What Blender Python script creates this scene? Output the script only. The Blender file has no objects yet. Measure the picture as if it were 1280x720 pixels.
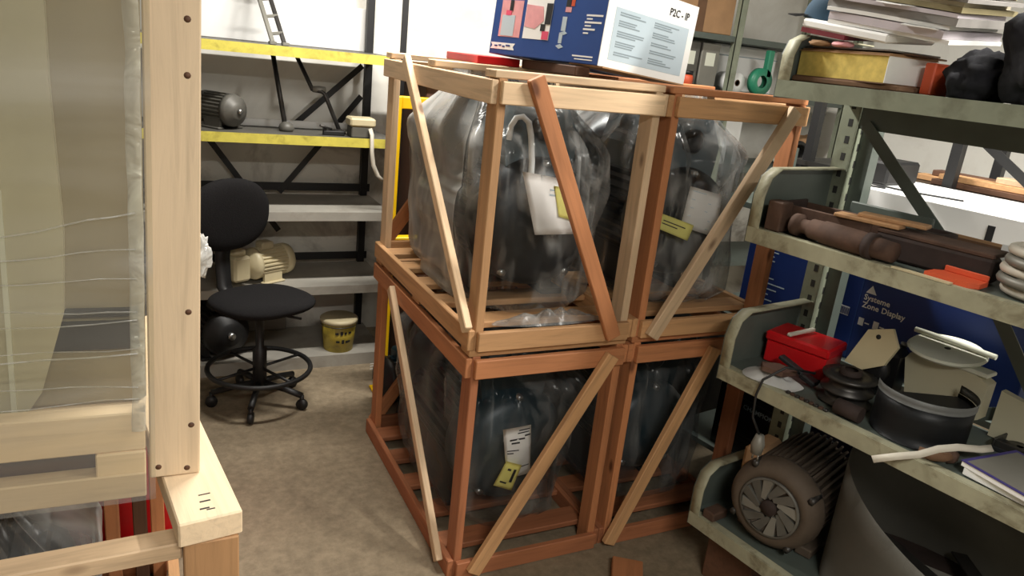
import bpy, bmesh, math, random
from mathutils import Vector, Matrix, noise, Euler
from mathutils.bvhtree import BVHTree

random.seed(7)
S = bpy.context.scene
COL = S.collection
PI = math.pi
D2R = math.radians

# ------------------------------------------------------------------ camera
cam_d = bpy.data.cameras.new('camera')
cam = bpy.data.objects.new('camera', cam_d)
COL.objects.link(cam)
cam_d.sensor_width = 36.0
cam_d.lens = 935.0 / 1280.0 * 36.0
cam_d.clip_start = 0.05
_x = Vector((0.898, -0.428, 0.103)); _x.normalize()
_f = Vector((0.439, 0.847, -0.301)); _f = (_f - _x * _f.dot(_x)).normalized()
_u = _x.cross(_f)
M = Matrix((( _x.x, _u.x, -_f.x, 0), (_x.y, _u.y, -_f.y, 0), (_x.z, _u.z, -_f.z, 1.6), (0, 0, 0, 1)))
cam.matrix_world = M
S.camera = cam

# ------------------------------------------------------------------ world and exposure
w = bpy.data.worlds.new('world'); S.world = w
w.use_nodes = True
w.node_tree.nodes['Background'].inputs[0].default_value = (1.0, 0.97, 0.92, 1)
w.node_tree.nodes['Background'].inputs[1].default_value = 0.015
S.view_settings.view_transform = 'Standard'
S.view_settings.look = 'None'
S.view_settings.gamma = 1.0
S.view_settings.use_curve_mapping = False
S.view_settings.exposure = 0.8

# ------------------------------------------------------------------ lamps (fluorescent tubes on the ceiling, out of frame)
LAMPS = [  # x, y, z, rotz(deg), power
    (2.15, 0.45, 2.66, 99.5, 52),
    (0.2, -0.9, 2.62, 10, 38),
    (1.1, 2.6, 2.76, 0, 48),
]
for i, (x, y, z, rz, p) in enumerate(LAMPS):
    ld = bpy.data.lights.new('tube_light', 'AREA')
    ld.shape = 'RECTANGLE'; ld.size = 1.2; ld.size_y = 0.10
    ld.energy = p; ld.color = (1.0, 0.96, 0.885)
    lo = bpy.data.objects.new('tube_light', ld); COL.objects.link(lo)
    lo.location = (x, y, z - 0.06); lo.rotation_euler = (0, 0, D2R(rz))

# ------------------------------------------------------------------ helpers
def lin(c):
    return tuple((v / 12.92 if v <= 0.04045 else ((v + 0.055) / 1.055) ** 2.4) for v in c) + (1.0,)

def hx(r, g, b): return lin((r / 255., g / 255., b / 255.))

class MB:
    """collects shapes into one mesh"""
    def __init__(s): s.bm = bmesh.new()
    def _x(s, verts, M):
        if M is not None:
            for v in verts: v.co = M @ v.co
    def box(s, x0, x1, y0, y1, z0, z1, M=None, bev=0.0):
        c = [(x, y, z) for z in (z0, z1) for y in (y0, y1) for x in (x0, x1)]
        vs = [s.bm.verts.new(p) for p in c]
        fs = [s.bm.faces.new([vs[i] for i in q]) for q in
              ((0, 2, 3, 1), (4, 5, 7, 6), (0, 1, 5, 4), (2, 6, 7, 3), (0, 4, 6, 2), (1, 3, 7, 5))]
        if bev > 0:
            es = list({e for f in fs for e in f.edges})
            r = bmesh.ops.bevel(s.bm, geom=es, offset=bev, segments=1, affect='EDGES', profile=0.5)
            vs = list({v for f in r['faces'] for v in f.verts} | {v for v in vs if v.is_valid})
        s._x(vs, M)
        return s
    def tube(s, pts, r, n=8, caps=True, M=None, rfun=None):
        pts = [Vector(p) for p in pts]
        rings = []
        allv = []
        ref = None
        for i, p in enumerate(pts):
            a = pts[max(i - 1, 0)]; b = pts[min(i + 1, len(pts) - 1)]
            t = (b - a).normalized()
            if ref is None:
                ref = Vector((0, 0, 1)) if abs(t.z) < 0.9 else Vector((1, 0, 0))
            e1 = (ref - t * ref.dot(t)).normalized(); e2 = t.cross(e1); ref = e1
            rr = rfun(i) if rfun else r
            ring = [s.bm.verts.new(p + (e1 * math.cos(2 * PI * k / n) + e2 * math.sin(2 * PI * k / n)) * rr) for k in range(n)]
            rings.append(ring); allv += ring
        for i in range(len(rings) - 1):
            for k in range(n):
                f = s.bm.faces.new((rings[i][k], rings[i][(k + 1) % n], rings[i + 1][(k + 1) % n], rings[i + 1][k]))
                f.smooth = True
        if caps:
            s.bm.faces.new(rings[0][::-1]); s.bm.faces.new(rings[-1])
        s._x(allv, M)
        return s
    def ribbon(s, pts, wv, t, M=None):
        """flat strap: centre line pts, half-width vector wv, thickness t"""
        pts = [Vector(p) for p in pts]; wv = Vector(wv); rings = []; allv = []
        for i, p in enumerate(pts):
            a = pts[max(i - 1, 0)]; b = pts[min(i + 1, len(pts) - 1)]
            nn = (b - a).cross(wv).normalized() * (t / 2)
            ring = [s.bm.verts.new(q) for q in (p - wv - nn, p + wv - nn, p + wv + nn, p - wv + nn)]
            rings.append(ring); allv += ring
        for i in range(len(rings) - 1):
            for k in range(4):
                f = s.bm.faces.new((rings[i][k], rings[i][(k + 1) % 4], rings[i + 1][(k + 1) % 4], rings[i + 1][k]))
                f.smooth = k in (0, 2)
        s.bm.faces.new(rings[0][::-1]); s.bm.faces.new(rings[-1])
        s._x(allv, M)
        return s
    def lathe(s, prof, n=24, M=None, a0=0.0, a1=2 * PI, sharp=False):
        """prof: list of (r, z) about z"""
        full = abs(a1 - a0 - 2 * PI) < 1e-6
        m = n if full else n + 1
        rings = []; allv = []
        for r, z in prof:
            if r < 1e-6:
                v = s.bm.verts.new((0, 0, z)); rings.append([v]); allv.append(v)
            else:
                ring = [s.bm.verts.new((r * math.cos(a0 + (a1 - a0) * k / n), r * math.sin(a0 + (a1 - a0) * k / n), z)) for k in range(m)]
                rings.append(ring); allv += ring
        for i in range(len(rings) - 1):
            A, B = rings[i], rings[i + 1]
            for k in range(n):
                k2 = (k + 1) % m
                if len(A) == 1 and len(B) == 1: continue
                if len(A) == 1: q = (A[0], B[k], B[k2])
                elif len(B) == 1: q = (A[k], A[k2], B[0])
                else: q = (A[k], A[k2], B[k2], B[k])
                try:
                    f = s.bm.faces.new(q); f.smooth = not sharp
                except ValueError: pass
        s._x(allv, M)
        return s
    def prism(s, poly, h0, h1, M=None):
        """poly: xy list, extruded along z"""
        a = [s.bm.verts.new((x, y, h0)) for x, y in poly]; b = [s.bm.verts.new((x, y, h1)) for x, y in poly]
        n = len(poly)
        s.bm.faces.new(a[::-1]); s.bm.faces.new(b)
        for k in range(n): s.bm.faces.new((a[k], a[(k + 1) % n], b[(k + 1) % n], b[k]))
        s._x(a + b, M)
        return s
    def grid(s, fn, nu, nv, closeu=False, M=None, thick=0.0):
        vs = [[s.bm.verts.new(fn(i / (nu if closeu else nu), j / nv)) for i in range(nu if closeu else nu + 1)] for j in range(nv + 1)]
        fs = []
        for j in range(nv):
            for i in range(nu):
                i2 = (i + 1) % nu if closeu else i + 1
                f = s.bm.faces.new((vs[j][i], vs[j][i2], vs[j + 1][i2], vs[j + 1][i])); f.smooth = True; fs.append(f)
        allv = [v for r in vs for v in r]
        if thick:
            r = bmesh.ops.solidify(s.bm, geom=fs, thickness=thick)
            allv = list(set(allv) | {v for v in r['geom'] if isinstance(v, bmesh.types.BMVert)})
        s._x(allv, M)
        return s
    def build(s, name, mat, parent=None, M=None, label=None, smooth=None):
        bmesh.ops.recalc_face_normals(s.bm, faces=s.bm.faces)
        me = bpy.data.meshes.new(name)
        s.bm.to_mesh(me); s.bm.free()
        me.materials.append(mat)
        return link(name, me, parent, M, label)

def link(name, me, parent=None, M=None, label=None):
    o = bpy.data.objects.new(name, me); COL.objects.link(o)
    if parent is not None: o.parent = parent
    if M is not None: o.matrix_local = M
    if label: o['label'] = label
    return o

def tag(o, label, cat, group=None):
    o['label'] = label; o['category'] = cat
    if group: o['group'] = group
    return o

def thing(name, label, cat, loc=(0, 0, 0), rz=0.0, group=None, rot=None):
    o = bpy.data.objects.new(name, None); COL.objects.link(o)
    o.empty_display_size = 0.05
    o.location = loc; o.rotation_euler = rot if rot else (0, 0, rz)
    return tag(o, label, cat, group)

def structure(o): o['kind'] = 'structure'; return o

def T(x, y, z): return Matrix.Translation((x, y, z))
def RX(a): return Matrix.Rotation(a, 4, 'X')
def RY(a): return Matrix.Rotation(a, 4, 'Y')
def RZ(a): return Matrix.Rotation(a, 4, 'Z')

def beam_matrix(p0, p1, up):
    p0 = Vector(p0); p1 = Vector(p1); up = Vector(up)
    x = (p1 - p0).normalized(); z = (up - x * up.dot(x)).normalized(); y = z.cross(x)
    return Matrix(((x.x, y.x, z.x, p0.x), (x.y, y.y, z.y, p0.y), (x.z, y.z, z.z, p0.z), (0, 0, 0, 1))), (p1 - p0).length

def board(name, p0, p1, w, t, up, mat, parent=None, bev=0.0025, label=None):
    """a plank whose local X runs along its length (for the grain): w across, t along up"""
    Mx, L = beam_matrix(p0, p1, up)
    return MB().box(0, L, -w / 2, w / 2, -t / 2, t / 2, bev=bev).build(name, mat, parent, Mx, label)

def bx(name, x0, x1, y0, y1, z0, z1, mat, parent=None, bev=0.002, M=None, label=None):
    return MB().box(x0, x1, y0, y1, z0, z1, bev=bev).build(name, mat, parent, M, label)

# ------------------------------------------------------------------ materials
def new_mat(name):
    m = bpy.data.materials.new(name); m.use_nodes = True
    nt = m.node_tree; b = nt.nodes['Principled BSDF']
    return m, nt, b

def node(nt, t, **kw):
    n = nt.nodes.new(t)
    for k, v in kw.items(): setattr(n, k, v)
    return n

def coords(nt, scale=(1, 1, 1), kind='Object', rnd=True):
    tc = node(nt, 'ShaderNodeTexCoord'); mp = node(nt, 'ShaderNodeMapping')
    mp.inputs['Scale'].default_value = scale
    nt.links.new(tc.outputs[kind], mp.inputs['Vector'])
    if rnd:
        oi = node(nt, 'ShaderNodeObjectInfo'); mu = node(nt, 'ShaderNodeMath', operation='MULTIPLY'); mu.inputs[1].default_value = 37.0
        nt.links.new(oi.outputs['Random'], mu.inputs[0]); nt.links.new(mu.outputs[0], mp.inputs['Location'])
    return mp.outputs[0]

def ramp(nt, src, stops):
    r = node(nt, 'ShaderNodeValToRGB')
    e = r.color_ramp.elements
    while len(e) < len(stops): e.new(0.5)
    for i, (p, c) in enumerate(stops):
        e[i].position = p; e[i].color = c
    nt.links.new(src, r.inputs[0])
    return r.outputs[0]

def nz(nt, vec, scale, detail=4, rough=0.55, dist=0.0):
    n = node(nt, 'ShaderNodeTexNoise')
    n.inputs['Scale'].default_value = scale; n.inputs['Detail'].default_value = detail
    n.inputs['Roughness'].default_value = rough; n.inputs['Distortion'].default_value = dist
    nt.links.new(vec, n.inputs['Vector'])
    return n.outputs[0]

def mixc(nt, fac, a, b, mode='MIX'):
    m = node(nt, 'ShaderNodeMixRGB', blend_type=mode)
    for i, v in ((0, fac), (1, a), (2, b)):
        if isinstance(v, (int, float)): m.inputs[i].default_value = v
        elif isinstance(v, tuple): m.inputs[i].default_value = v
        else: nt.links.new(v, m.inputs[i])
    return m.outputs[0]

def bump(nt, b, h, strength=0.2, dist=0.01):
    n = node(nt, 'ShaderNodeBump'); n.inputs['Strength'].default_value = strength; n.inputs['Distance'].default_value = dist
    nt.links.new(h, n.inputs['Height']); nt.links.new(n.outputs[0], b.inputs['Normal'])

def mat_wood(name, c, var=0.25, knots=True):
    m, nt, b = new_mat(name)
    v = coords(nt, (1.6, 26, 26))
    g = nz(nt, v, 2.2, 5, 0.6, 0.6)
    dark = tuple(x * (1 - var * 1.3) for x in c[:3]) + (1,)
    lite = tuple(min(1, x * (1 + var * 0.55)) for x in c[:3]) + (1,)
    col = ramp(nt, g, [(0.25, dark), (0.5, c), (0.8, lite)])
    v2 = coords(nt, (2.2, 5, 5))
    col = mixc(nt, ramp(nt, nz(nt, v2, 1.3, 2), [(0.42, (0, 0, 0, 1)), (0.62, (0.35, 0.35, 0.35, 1))]), col, dark)
    if knots:
        v3 = coords(nt, (4.0, 9, 9))
        vo = node(nt, 'ShaderNodeTexVoronoi'); vo.inputs['Scale'].default_value = 1.0; nt.links.new(v3, vo.inputs['Vector'])
        k = ramp(nt, vo.outputs['Distance'], [(0.05, (0.9, 0.9, 0.9, 1)), (0.13, (0, 0, 0, 1))])
        col = mixc(nt, k, col, (c[0] * 0.22, c[1] * 0.16, c[2] * 0.13, 1))
    oi = node(nt, 'ShaderNodeObjectInfo')
    tone = ramp(nt, oi.outputs['Random'], [(0.0, (0.78, 0.76, 0.74, 1)), (1.0, (1.12, 1.1, 1.06, 1))])
    col = mixc(nt, 1.0, col, tone, 'MULTIPLY')
    nt.links.new(col, b.inputs['Base Color']); b.inputs['Roughness'].default_value = 0.68
    bump(nt, b, g, 0.25, 0.003)
    return m

def mat_plain(name, c, rough=0.6, metal=0.0, var=0.12, scale=9.0, bmp=0.0, spec=0.5, stain=None, stain_amt=0.6, stain_scale=4.0):
    m, nt, b = new_mat(name)
    v = coords(nt)
    g = nz(nt, v, scale, 5)
    dark = tuple(x * (1 - var) for x in c[:3]) + (1,)
    lite = tuple(min(1, x * (1 + var)) for x in c[:3]) + (1,)
    col = ramp(nt, g, [(0.3, dark), (0.7, lite)])
    if stain:
        s2 = nz(nt, v, stain_scale, 6, 0.65, 0.4)
        col = mixc(nt, ramp(nt, s2, [(0.5, (0, 0, 0, 1)), (0.68, (stain_amt,) * 3 + (1,))]), col, stain)
    nt.links.new(col, b.inputs['Base Color'])
    b.inputs['Roughness'].default_value = rough; b.inputs['Metallic'].default_value = metal
    b.inputs['Specular IOR Level'].default_value = spec
    if bmp: bump(nt, b, g, bmp, 0.004)
    return m

def mat_film(name, tint, opac=(0.12, 0.55), scale=5.0, stretch=(1, 1, 0.35), rough=0.16, white=0.5, bstr=0.6, graze=0.45):
    m, nt, b = new_mat(name)
    out = nt.nodes['Material Output']
    v = coords(nt, stretch)
    g = nz(nt, v, scale, 3, 0.5, 1.0)
    rid = ramp(nt, g, [(0.42, (opac[0],) * 3 + (1,)), (0.56, ((opac[0] + opac[1]) * 0.36,) * 3 + (1,)), (0.74, (opac[1],) * 3 + (1,))])
    tr = node(nt, 'ShaderNodeBsdfTransparent'); tr.inputs[0].default_value = tint
    b.inputs['Base Color'].default_value = (white, white, white * 0.97, 1); b.inputs['Roughness'].default_value = rough
    b.inputs['Specular IOR Level'].default_value = 0.4
    bump(nt, b, g, bstr, 0.03)
    gl = node(nt, 'ShaderNodeBsdfGlossy'); gl.inputs['Roughness'].default_value = rough * 0.7
    gl.inputs[0].default_value = (0.9, 0.9, 0.9, 1)
    nt.links.new(b.inputs['Normal'].links[0].from_socket, gl.inputs['Normal'])
    fr = node(nt, 'ShaderNodeFresnel'); fr.inputs['IOR'].default_value = 1.45
    nt.links.new(b.inputs['Normal'].links[0].from_socket, fr.inputs['Normal'])
    lw = node(nt, 'ShaderNodeLayerWeight'); lw.inputs['Blend'].default_value = 0.5
    pw = node(nt, 'ShaderNodeMath', operation='POWER'); pw.inputs[1].default_value = 2.0; nt.links.new(lw.outputs['Facing'], pw.inputs[0])
    ad = node(nt, 'ShaderNodeMath', operation='MULTIPLY_ADD', use_clamp=True); ad.inputs[1].default_value = graze
    nt.links.new(pw.outputs[0], ad.inputs[0]); nt.links.new(rid, ad.inputs[2]); rid = ad.outputs[0]
    m1 = node(nt, 'ShaderNodeMixShader'); nt.links.new(rid, m1.inputs[0]); nt.links.new(tr.outputs[0], m1.inputs[1]); nt.links.new(b.outputs[0], m1.inputs[2])
    fm = node(nt, 'ShaderNodeMath', operation='MULTIPLY'); fm.inputs[1].default_value = 0.22; nt.links.new(fr.outputs[0], fm.inputs[0])
    m2 = node(nt, 'ShaderNodeMixShader'); nt.links.new(fm.outputs[0], m2.inputs[0]); nt.links.new(m1.outputs[0], m2.inputs[1]); nt.links.new(gl.outputs[0], m2.inputs[2])
    nt.links.new(m2.outputs[0], out.inputs['Surface'])
    return m

WP = mat_wood('pine_pale', hx(220, 192, 158))
WT = mat_wood('pine_tan', hx(196, 152, 108))
WO = mat_wood('pine_orange', hx(188, 126, 84))
WR = mat_wood('pine_red', hx(166, 106, 72))
WB = mat_wood('pine_bleached', hx(224, 202, 172), 0.16, knots=False)
WDK = mat_wood('old_dark_wood', hx(92, 62, 44))
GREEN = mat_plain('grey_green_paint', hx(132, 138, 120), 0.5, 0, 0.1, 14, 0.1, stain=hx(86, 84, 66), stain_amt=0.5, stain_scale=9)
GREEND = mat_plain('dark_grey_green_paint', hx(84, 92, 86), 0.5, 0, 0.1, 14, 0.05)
LIP = mat_plain('chipped_shelf_paint', hx(158, 156, 132), 0.55, 0, 0.12, 18, 0.1, stain=hx(92, 82, 58), stain_amt=0.75, stain_scale=13)
BLACK = mat_plain('black_plastic', hx(24, 24, 25), 0.5)
BLACKG = mat_plain('black_gloss', hx(14, 14, 16), 0.28)
FABRIC = mat_plain('black_fabric', hx(30, 29, 30), 0.95, 0, 0.2, 160, 0.3, spec=0.15)
CHROME = mat_plain('steel', hx(170, 170, 168), 0.3, 0.9, 0.08)
STEELD = mat_plain('dark_steel', hx(70, 68, 66), 0.42, 0.7, 0.2, 12)
RUST = mat_plain('rusty_iron', hx(84, 62, 50), 0.85, 0.15, 0.3, 16, 0.4, stain=hx(48, 34, 28), stain_amt=0.8, stain_scale=7)
RUSTD = mat_plain('dark_rusty_iron', hx(52, 40, 36), 0.8, 0.2, 0.3, 16, 0.4)
MOTOR = mat_plain('dark_grey_motor_paint', hx(26, 28, 31), 0.45, 0, 0.15, 8)
MOTORB = mat_plain('blue_grey_machine_paint', hx(86, 98, 104), 0.38, 0, 0.12, 8)
TEAL = mat_plain('teal_motor_paint', hx(18, 42, 50), 0.4, 0, 0.15, 8)
GREYM = mat_plain('grey_motor_paint', hx(92, 90, 84), 0.5, 0.1, 0.15, 10, 0.1, stain=hx(52, 48, 42))
DUSTM = mat_plain('dusty_brown_motor', hx(84, 72, 60), 0.75, 0.1, 0.2, 10, 0.2, stain=hx(60, 46, 36), stain_amt=0.7)
CREAM = mat_plain('cream_enamel', hx(196, 184, 150), 0.45, 0, 0.08, 6)
BEIGE = mat_plain('beige_enamel', hx(188, 182, 156), 0.45, 0, 0.06, 4)
TAUPE = mat_plain('taupe_panel', hx(140, 130, 104), 0.5, 0, 0.06, 4)
WHITE = mat_plain('white_paper', hx(240, 240, 238), 0.7, 0, 0.03, 6)
OFFW = mat_plain('off_white_plastic', hx(214, 216, 200), 0.45, 0, 0.04, 6)
PALEB = mat_plain('pale_blue_print', hx(186, 202, 212), 0.6, 0, 0.03, 4)
GREYP = mat_plain('grey_print', hx(140, 154, 162), 0.6, 0, 0.03, 4)
BLUE = mat_plain('blue_carton_print', hx(44, 76, 142), 0.45, 0, 0.14, 3)
BLUED = mat_plain('deep_blue_carton', hx(26, 52, 118), 0.5, 0, 0.12, 3)
PINK = mat_plain('pink_print', hx(226, 160, 164), 0.6, 0, 0.1, 30)
HOTPINK = mat_plain('rose_print', hx(224, 84, 116), 0.6, 0, 0.05)
INK = mat_plain('black_ink', hx(30, 30, 32), 0.7)
YEL = mat_plain('yellow_paint', hx(204, 192, 84), 0.5, 0, 0.1, 20, 0, stain=hx(120, 104, 40), stain_amt=0.5, stain_scale=16)
YELF = mat_plain('yellow_frame_paint', hx(232, 186, 10), 0.45)
YLAB = mat_plain('yellow_label', hx(240, 236, 150), 0.7)
BUCK = mat_plain('yellow_bucket_plastic', hx(170, 150, 56), 0.5, 0, 0.1, 6, stain=hx(96, 84, 44), stain_amt=0.7, stain_scale=11)
RED = mat_plain('red_enamel', hx(196, 24, 30), 0.3, 0, 0.1)
ORANGE = mat_plain('orange_red_plastic', hx(206, 86, 52), 0.5)
BROWN = mat_plain('brown_cardboard', hx(164, 128, 92), 0.8, 0, 0.1, 12)
BROWND = mat_plain('dark_cardboard', hx(104, 76, 54), 0.85, 0, 0.15, 12)
LEATH = mat_plain('brown_leather', hx(92, 68, 56), 0.7, 0, 0.2, 14)
SHEET = mat_plain('grey_sheet_metal', hx(128, 126, 118), 0.5, 0.25, 0.12, 5, 0.05)
CHAR = mat_plain('charcoal_metal', hx(44, 46, 48), 0.45, 0.3, 0.2, 8)
GRIM = mat_plain('grey_rim', hx(128, 130, 128), 0.5)
GREENP = mat_plain('green_plastic', hx(46, 128, 98), 0.4)
PURP = mat_plain('purple_cover', hx(62, 54, 120), 0.5)
STRAP = mat_plain('pale_grey_strap', hx(196, 190, 176), 0.6)
YPAGE = mat_plain('yellowed_pages', hx(206, 182, 96), 0.85, 0, 0.2, 40)
DARKC = mat_plain('black_cloth', hx(22, 22, 28), 0.92, 0, 0.3, 30, 0.3)
SLOT = mat_plain('slot_shade', hx(40, 40, 38), 0.8)  # dark colour painted in as the shade inside the upright slots
BAG = mat_film('clear_plastic_bag', (0.86, 0.88, 0.89, 1), (0.01, 0.5), 7.0, (1, 1, 0.6), 0.26, 0.6, 0.45, graze=0.35)
BAGW = mat_film('hazy_plastic_bag', (0.80, 0.82, 0.83, 1), (0.10, 0.62), 4.5, (1, 1, 0.5), 0.3, 0.55, 0.6, graze=0.5)
BAGD = mat_film('thick_plastic_bag', (0.82, 0.84, 0.86, 1), (0.01, 0.34), 6.0, (1, 1, 0.25), 0.26, 0.45, 0.45, graze=0.3)
FILM = mat_film('stretch_film', (0.88, 0.87, 0.79, 1), (0.12, 0.42), 4.0, (0.25, 1, 1.6), 0.22, 0.58, 0.25)
CREASE = mat_film('film_crease_sheen', (0.9, 0.9, 0.86, 1), (0.15, 0.5), 8.0, (1, 1, 1), 0.2, 0.7, 0.3)
FOIL = mat_film('crumpled_film', (0.9, 0.9, 0.9, 1), (0.4, 0.9), 14.0, (1, 1, 1), 0.12, 0.8, 1.0)

# floor and walls
m, nt, b = new_mat('concrete_floor')
v = coords(nt, rnd=False)
g1 = nz(nt, v, 1.6, 6, 0.6); g2 = nz(nt, v, 26, 5, 0.7)
col = ramp(nt, g1, [(0.3, hx(112, 99, 80)), (0.7, hx(146, 130, 106))])
col = mixc(nt, 0.35, col, ramp(nt, g2, [(0.35, hx(90, 79, 62)), (0.65, hx(160, 145, 120))]))
col = mixc(nt, ramp(nt, nz(nt, v, 4.5, 5, 0.6, 0.6), [(0.54, (0, 0, 0, 1)), (0.72, (0.45, 0.45, 0.45, 1))]), col, hx(96, 84, 66))
nt.links.new(col, b.inputs['Base Color']); b.inputs['Roughness'].default_value = 0.75; bump(nt, b, g2, 0.15, 0.003)
FLOOR = m
def wall_mat(name, base, stain, amt):
    m, nt, b = new_mat(name)
    v = coords(nt, rnd=False)
    g = nz(nt, v, 2.4, 6, 0.65, 0.8); g2 = nz(nt, v, 40, 4)
    col = mixc(nt, ramp(nt, g, [(0.48, (0, 0, 0, 1)), (0.66, (amt,) * 3 + (1,))]), base, stain)
    nt.links.new(col, b.inputs['Base Color']); b.inputs['Roughness'].default_value = 0.85; bump(nt, b, g2, 0.15, 0.003)
    return m
WALL = wall_mat('whitewashed_wall', hx(240, 238, 230), hx(206, 200, 188), 0.4)
WALLS = wall_mat('stained_lower_wall', hx(222, 218, 208), hx(120, 110, 98), 0.75)
PALES = mat_plain('pale_grey_shelf_steel', hx(158, 154, 145), 0.55, 0, 0.1, 8, 0, stain=hx(120, 112, 100), stain_amt=0.5)
WALLG = wall_mat('grey_side_wall', hx(150, 146, 138), hx(110, 106, 98), 0.5)
CEIL = mat_plain('ceiling_grey', hx(128, 126, 120), 0.9, 0, 0.04, 2)

# ------------------------------------------------------------------ room
X0, X1, Y0, Y1, H = -2.2, 4.1, -1.6, 3.95, 2.9
structure(bx('floor', X0, X1, Y0, Y1, -0.1, 0.0, FLOOR, bev=0))['label'] = 'worn beige concrete floor'
structure(bx('ceiling', X0, X1, Y0, Y1, H, H + 0.1, CEIL, bev=0))['label'] = 'plain grey ceiling'
wb = structure(bx('wall_back', X0, X1, Y1, Y1 + 0.1, 0, H, WALL, bev=0)); wb['label'] = 'white back wall with stained lower half'
bx('stained_dado', X0, X1, Y1 - 0.006, Y1, 0.0, 1.06, WALLS, wb, bev=0)
structure(bx('wall_right', X1, X1 + 0.1, Y0, Y1, 0, H, WALL, bev=0))['label'] = 'white side wall behind the shelving'
structure(bx('wall_left', X0 - 0.1, X0, Y0, Y1, 0, H, WALLG, bev=0))['label'] = 'grey side wall'
structure(bx('wall_front', X0, X1, Y0 - 0.1, Y0, 0, H, WALLG, bev=0))['label'] = 'grey wall behind the viewer'

for i, (x, y, z, rz, p) in enumerate(LAMPS):
    t = thing('fluorescent_lamp', ['white fluorescent batten lamp above the metal rack', 'white fluorescent batten lamp hanging behind the viewer', 'white fluorescent batten lamp above the aisle and crates'][i], 'lamp', (x, y, z), D2R(rz), 'fluorescent lamps on the ceiling')
    bx('housing', -0.64, 0.64, -0.035, 0.035, -0.02, H - z, OFFW, t)
    for s in (-1, 1): bx('tube_holder', s * 0.63 - 0.012, s * 0.63 + 0.012, -0.018, 0.018, -0.05, -0.018, OFFW, t)

# ------------------------------------------------------------------ text helper
def text_mesh(txt, size, shear=0.0, bold=0.0):
    cu = bpy.data.curves.new('lettering', 'FONT'); cu.body = txt; cu.size = size; cu.shear = shear
    cu.offset = bold; cu.resolution_u = 2; cu.align_x = 'LEFT'
    ob = bpy.data.objects.new('tmp', cu); COL.objects.link(ob)
    dg = bpy.context.evaluated_depsgraph_get()
    me = bpy.data.meshes.new_from_object(ob.evaluated_get(dg))
    bpy.data.objects.remove(ob); bpy.data.curves.remove(cu)
    me.name = 'lettering'
    return me

def face_m(origin, xdir, ydir):
    """local x,y on a face; z outward"""
    x = Vector(xdir).normalized(); y = Vector(ydir).normalized(); z = x.cross(y); o = Vector(origin)
    return Matrix(((x.x, y.x, z.x, o.x), (x.y, y.y, z.y, o.y), (x.z, y.z, z.z, o.z), (0, 0, 0, 1)))

def lettering(txt, size, Mf, x, y, mat, parent, shear=0.0, bold=0.0, name='lettering'):
    me = text_mesh(txt, size, shear, bold); me.materials.append(mat)
    o = link(name, me, parent, Mf @ T(x, y, 0.0012)); o['kind'] = 'stuff'
    return o

def printed(name, rects, Mf, mat, parent, h=0.0008):
    mb = MB()
    for x0, x1, y0, y1 in rects: mb.box(x0, x1, y0, y1, 0, h)
    o = mb.build(name, mat, parent, Mf)
    if len(rects) > 1: o['kind'] = 'stuff'
    return o

# ------------------------------------------------------------------ builders shared by several things
def star(n, r0, r1, duty=0.5):
    p = []
    for k in range(n):
        a = 2 * PI * k / n; d = 2 * PI / n
        p += [(r1 * math.cos(a), r1 * math.sin(a)), (r1 * math.cos(a + d * 0.35), r1 * math.sin(a + d * 0.35)),
              (r0 * math.cos(a + d * 0.5), r0 * math.sin(a + d * 0.5)), (r0 * math.cos(a + d * 0.85), r0 * math.sin(a + d * 0.85))]
    return p

FY = RX(PI / 2)   # turns a lathe's +z towards -y (a motor's front)

def motor_parts(t, R, L, m_body, m_cap, m_box, zc, fins=36, box='top', feet=True, m_fan=None):
    """horizontal motor along local y, front at -L/2; stands on z=0"""
    A = T(0, 0, zc) @ FY
    MB().prism(star(fins, R * 0.88, R), -L * 0.30, L * 0.24, M=A).build('finned_body', m_body, t)
    MB().lathe([(0, 0.24 * L), (R * 1.02, 0.24 * L), (R * 1.02, 0.30 * L), (R * 0.93, 0.36 * L), (R * 0.55, 0.42 * L), (R * 0.5, 0.44 * L), (0, 0.44 * L)], 32, M=A).build('end_shield', m_cap, t)
    MB().lathe([(0, 0.44 * L), (R * 0.16, 0.44 * L), (R * 0.16, 0.5 * L), (0, 0.5 * L)], 12, M=A).build('shaft', CHROME, t)
    MB().lathe([(0, -0.5 * L), (R * 0.7, -0.5 * L), (R * 0.95, -0.46 * L), (R * 1.0, -0.40 * L), (R * 1.0, -0.30 * L), (0, -0.30 * L)], 32, M=A).build('fan_cover', m_fan or m_cap, t)
    if feet:
        for s in (-1, 1):
            MB().box(s * R * 0.8 - R * 0.22, s * R * 0.8 + R * 0.22, -L * 0.24, L * 0.22, 0, R * 0.12, bev=0.003) \
                .box(s * R * 0.74 - R * 0.1, s * R * 0.74 + R * 0.1, -L * 0.2, L * 0.18, R * 0.1, zc - R * 0.45).build('foot', m_cap, t)
    if box == 'top':
        b_ = bx('terminal_box', -R * 0.42, R * 0.42, -L * 0.16, L * 0.1, zc + R * 0.85, zc + R * 1.36, m_box, t, bev=0.008)
    elif box:
        s = -1 if box == 'left' else 1
        bx('terminal_box', min(s * R * 0.8, s * R * 1.35), max(s * R * 0.8, s * R * 1.35), -L * 0.2, L * 0.12, zc - R * 0.1, zc + R * 0.62, m_box, t, bev=0.008)

def ring_pts(c, r, n=16, a0=0, a1=2 * PI, plane='xz'):
    out = []
    for k in range(n + 1):
        a = a0 + (a1 - a0) * k / n
        if plane == 'xz': out.append((c[0] + r * math.cos(a), c[1], c[2] + r * math.sin(a)))
        elif plane == 'xy': out.append((c[0] + r * math.cos(a), c[1] + r * math.sin(a), c[2]))
        else: out.append((c[0], c[1] + r * math.cos(a), c[2] + r * math.sin(a)))
    return out

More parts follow.
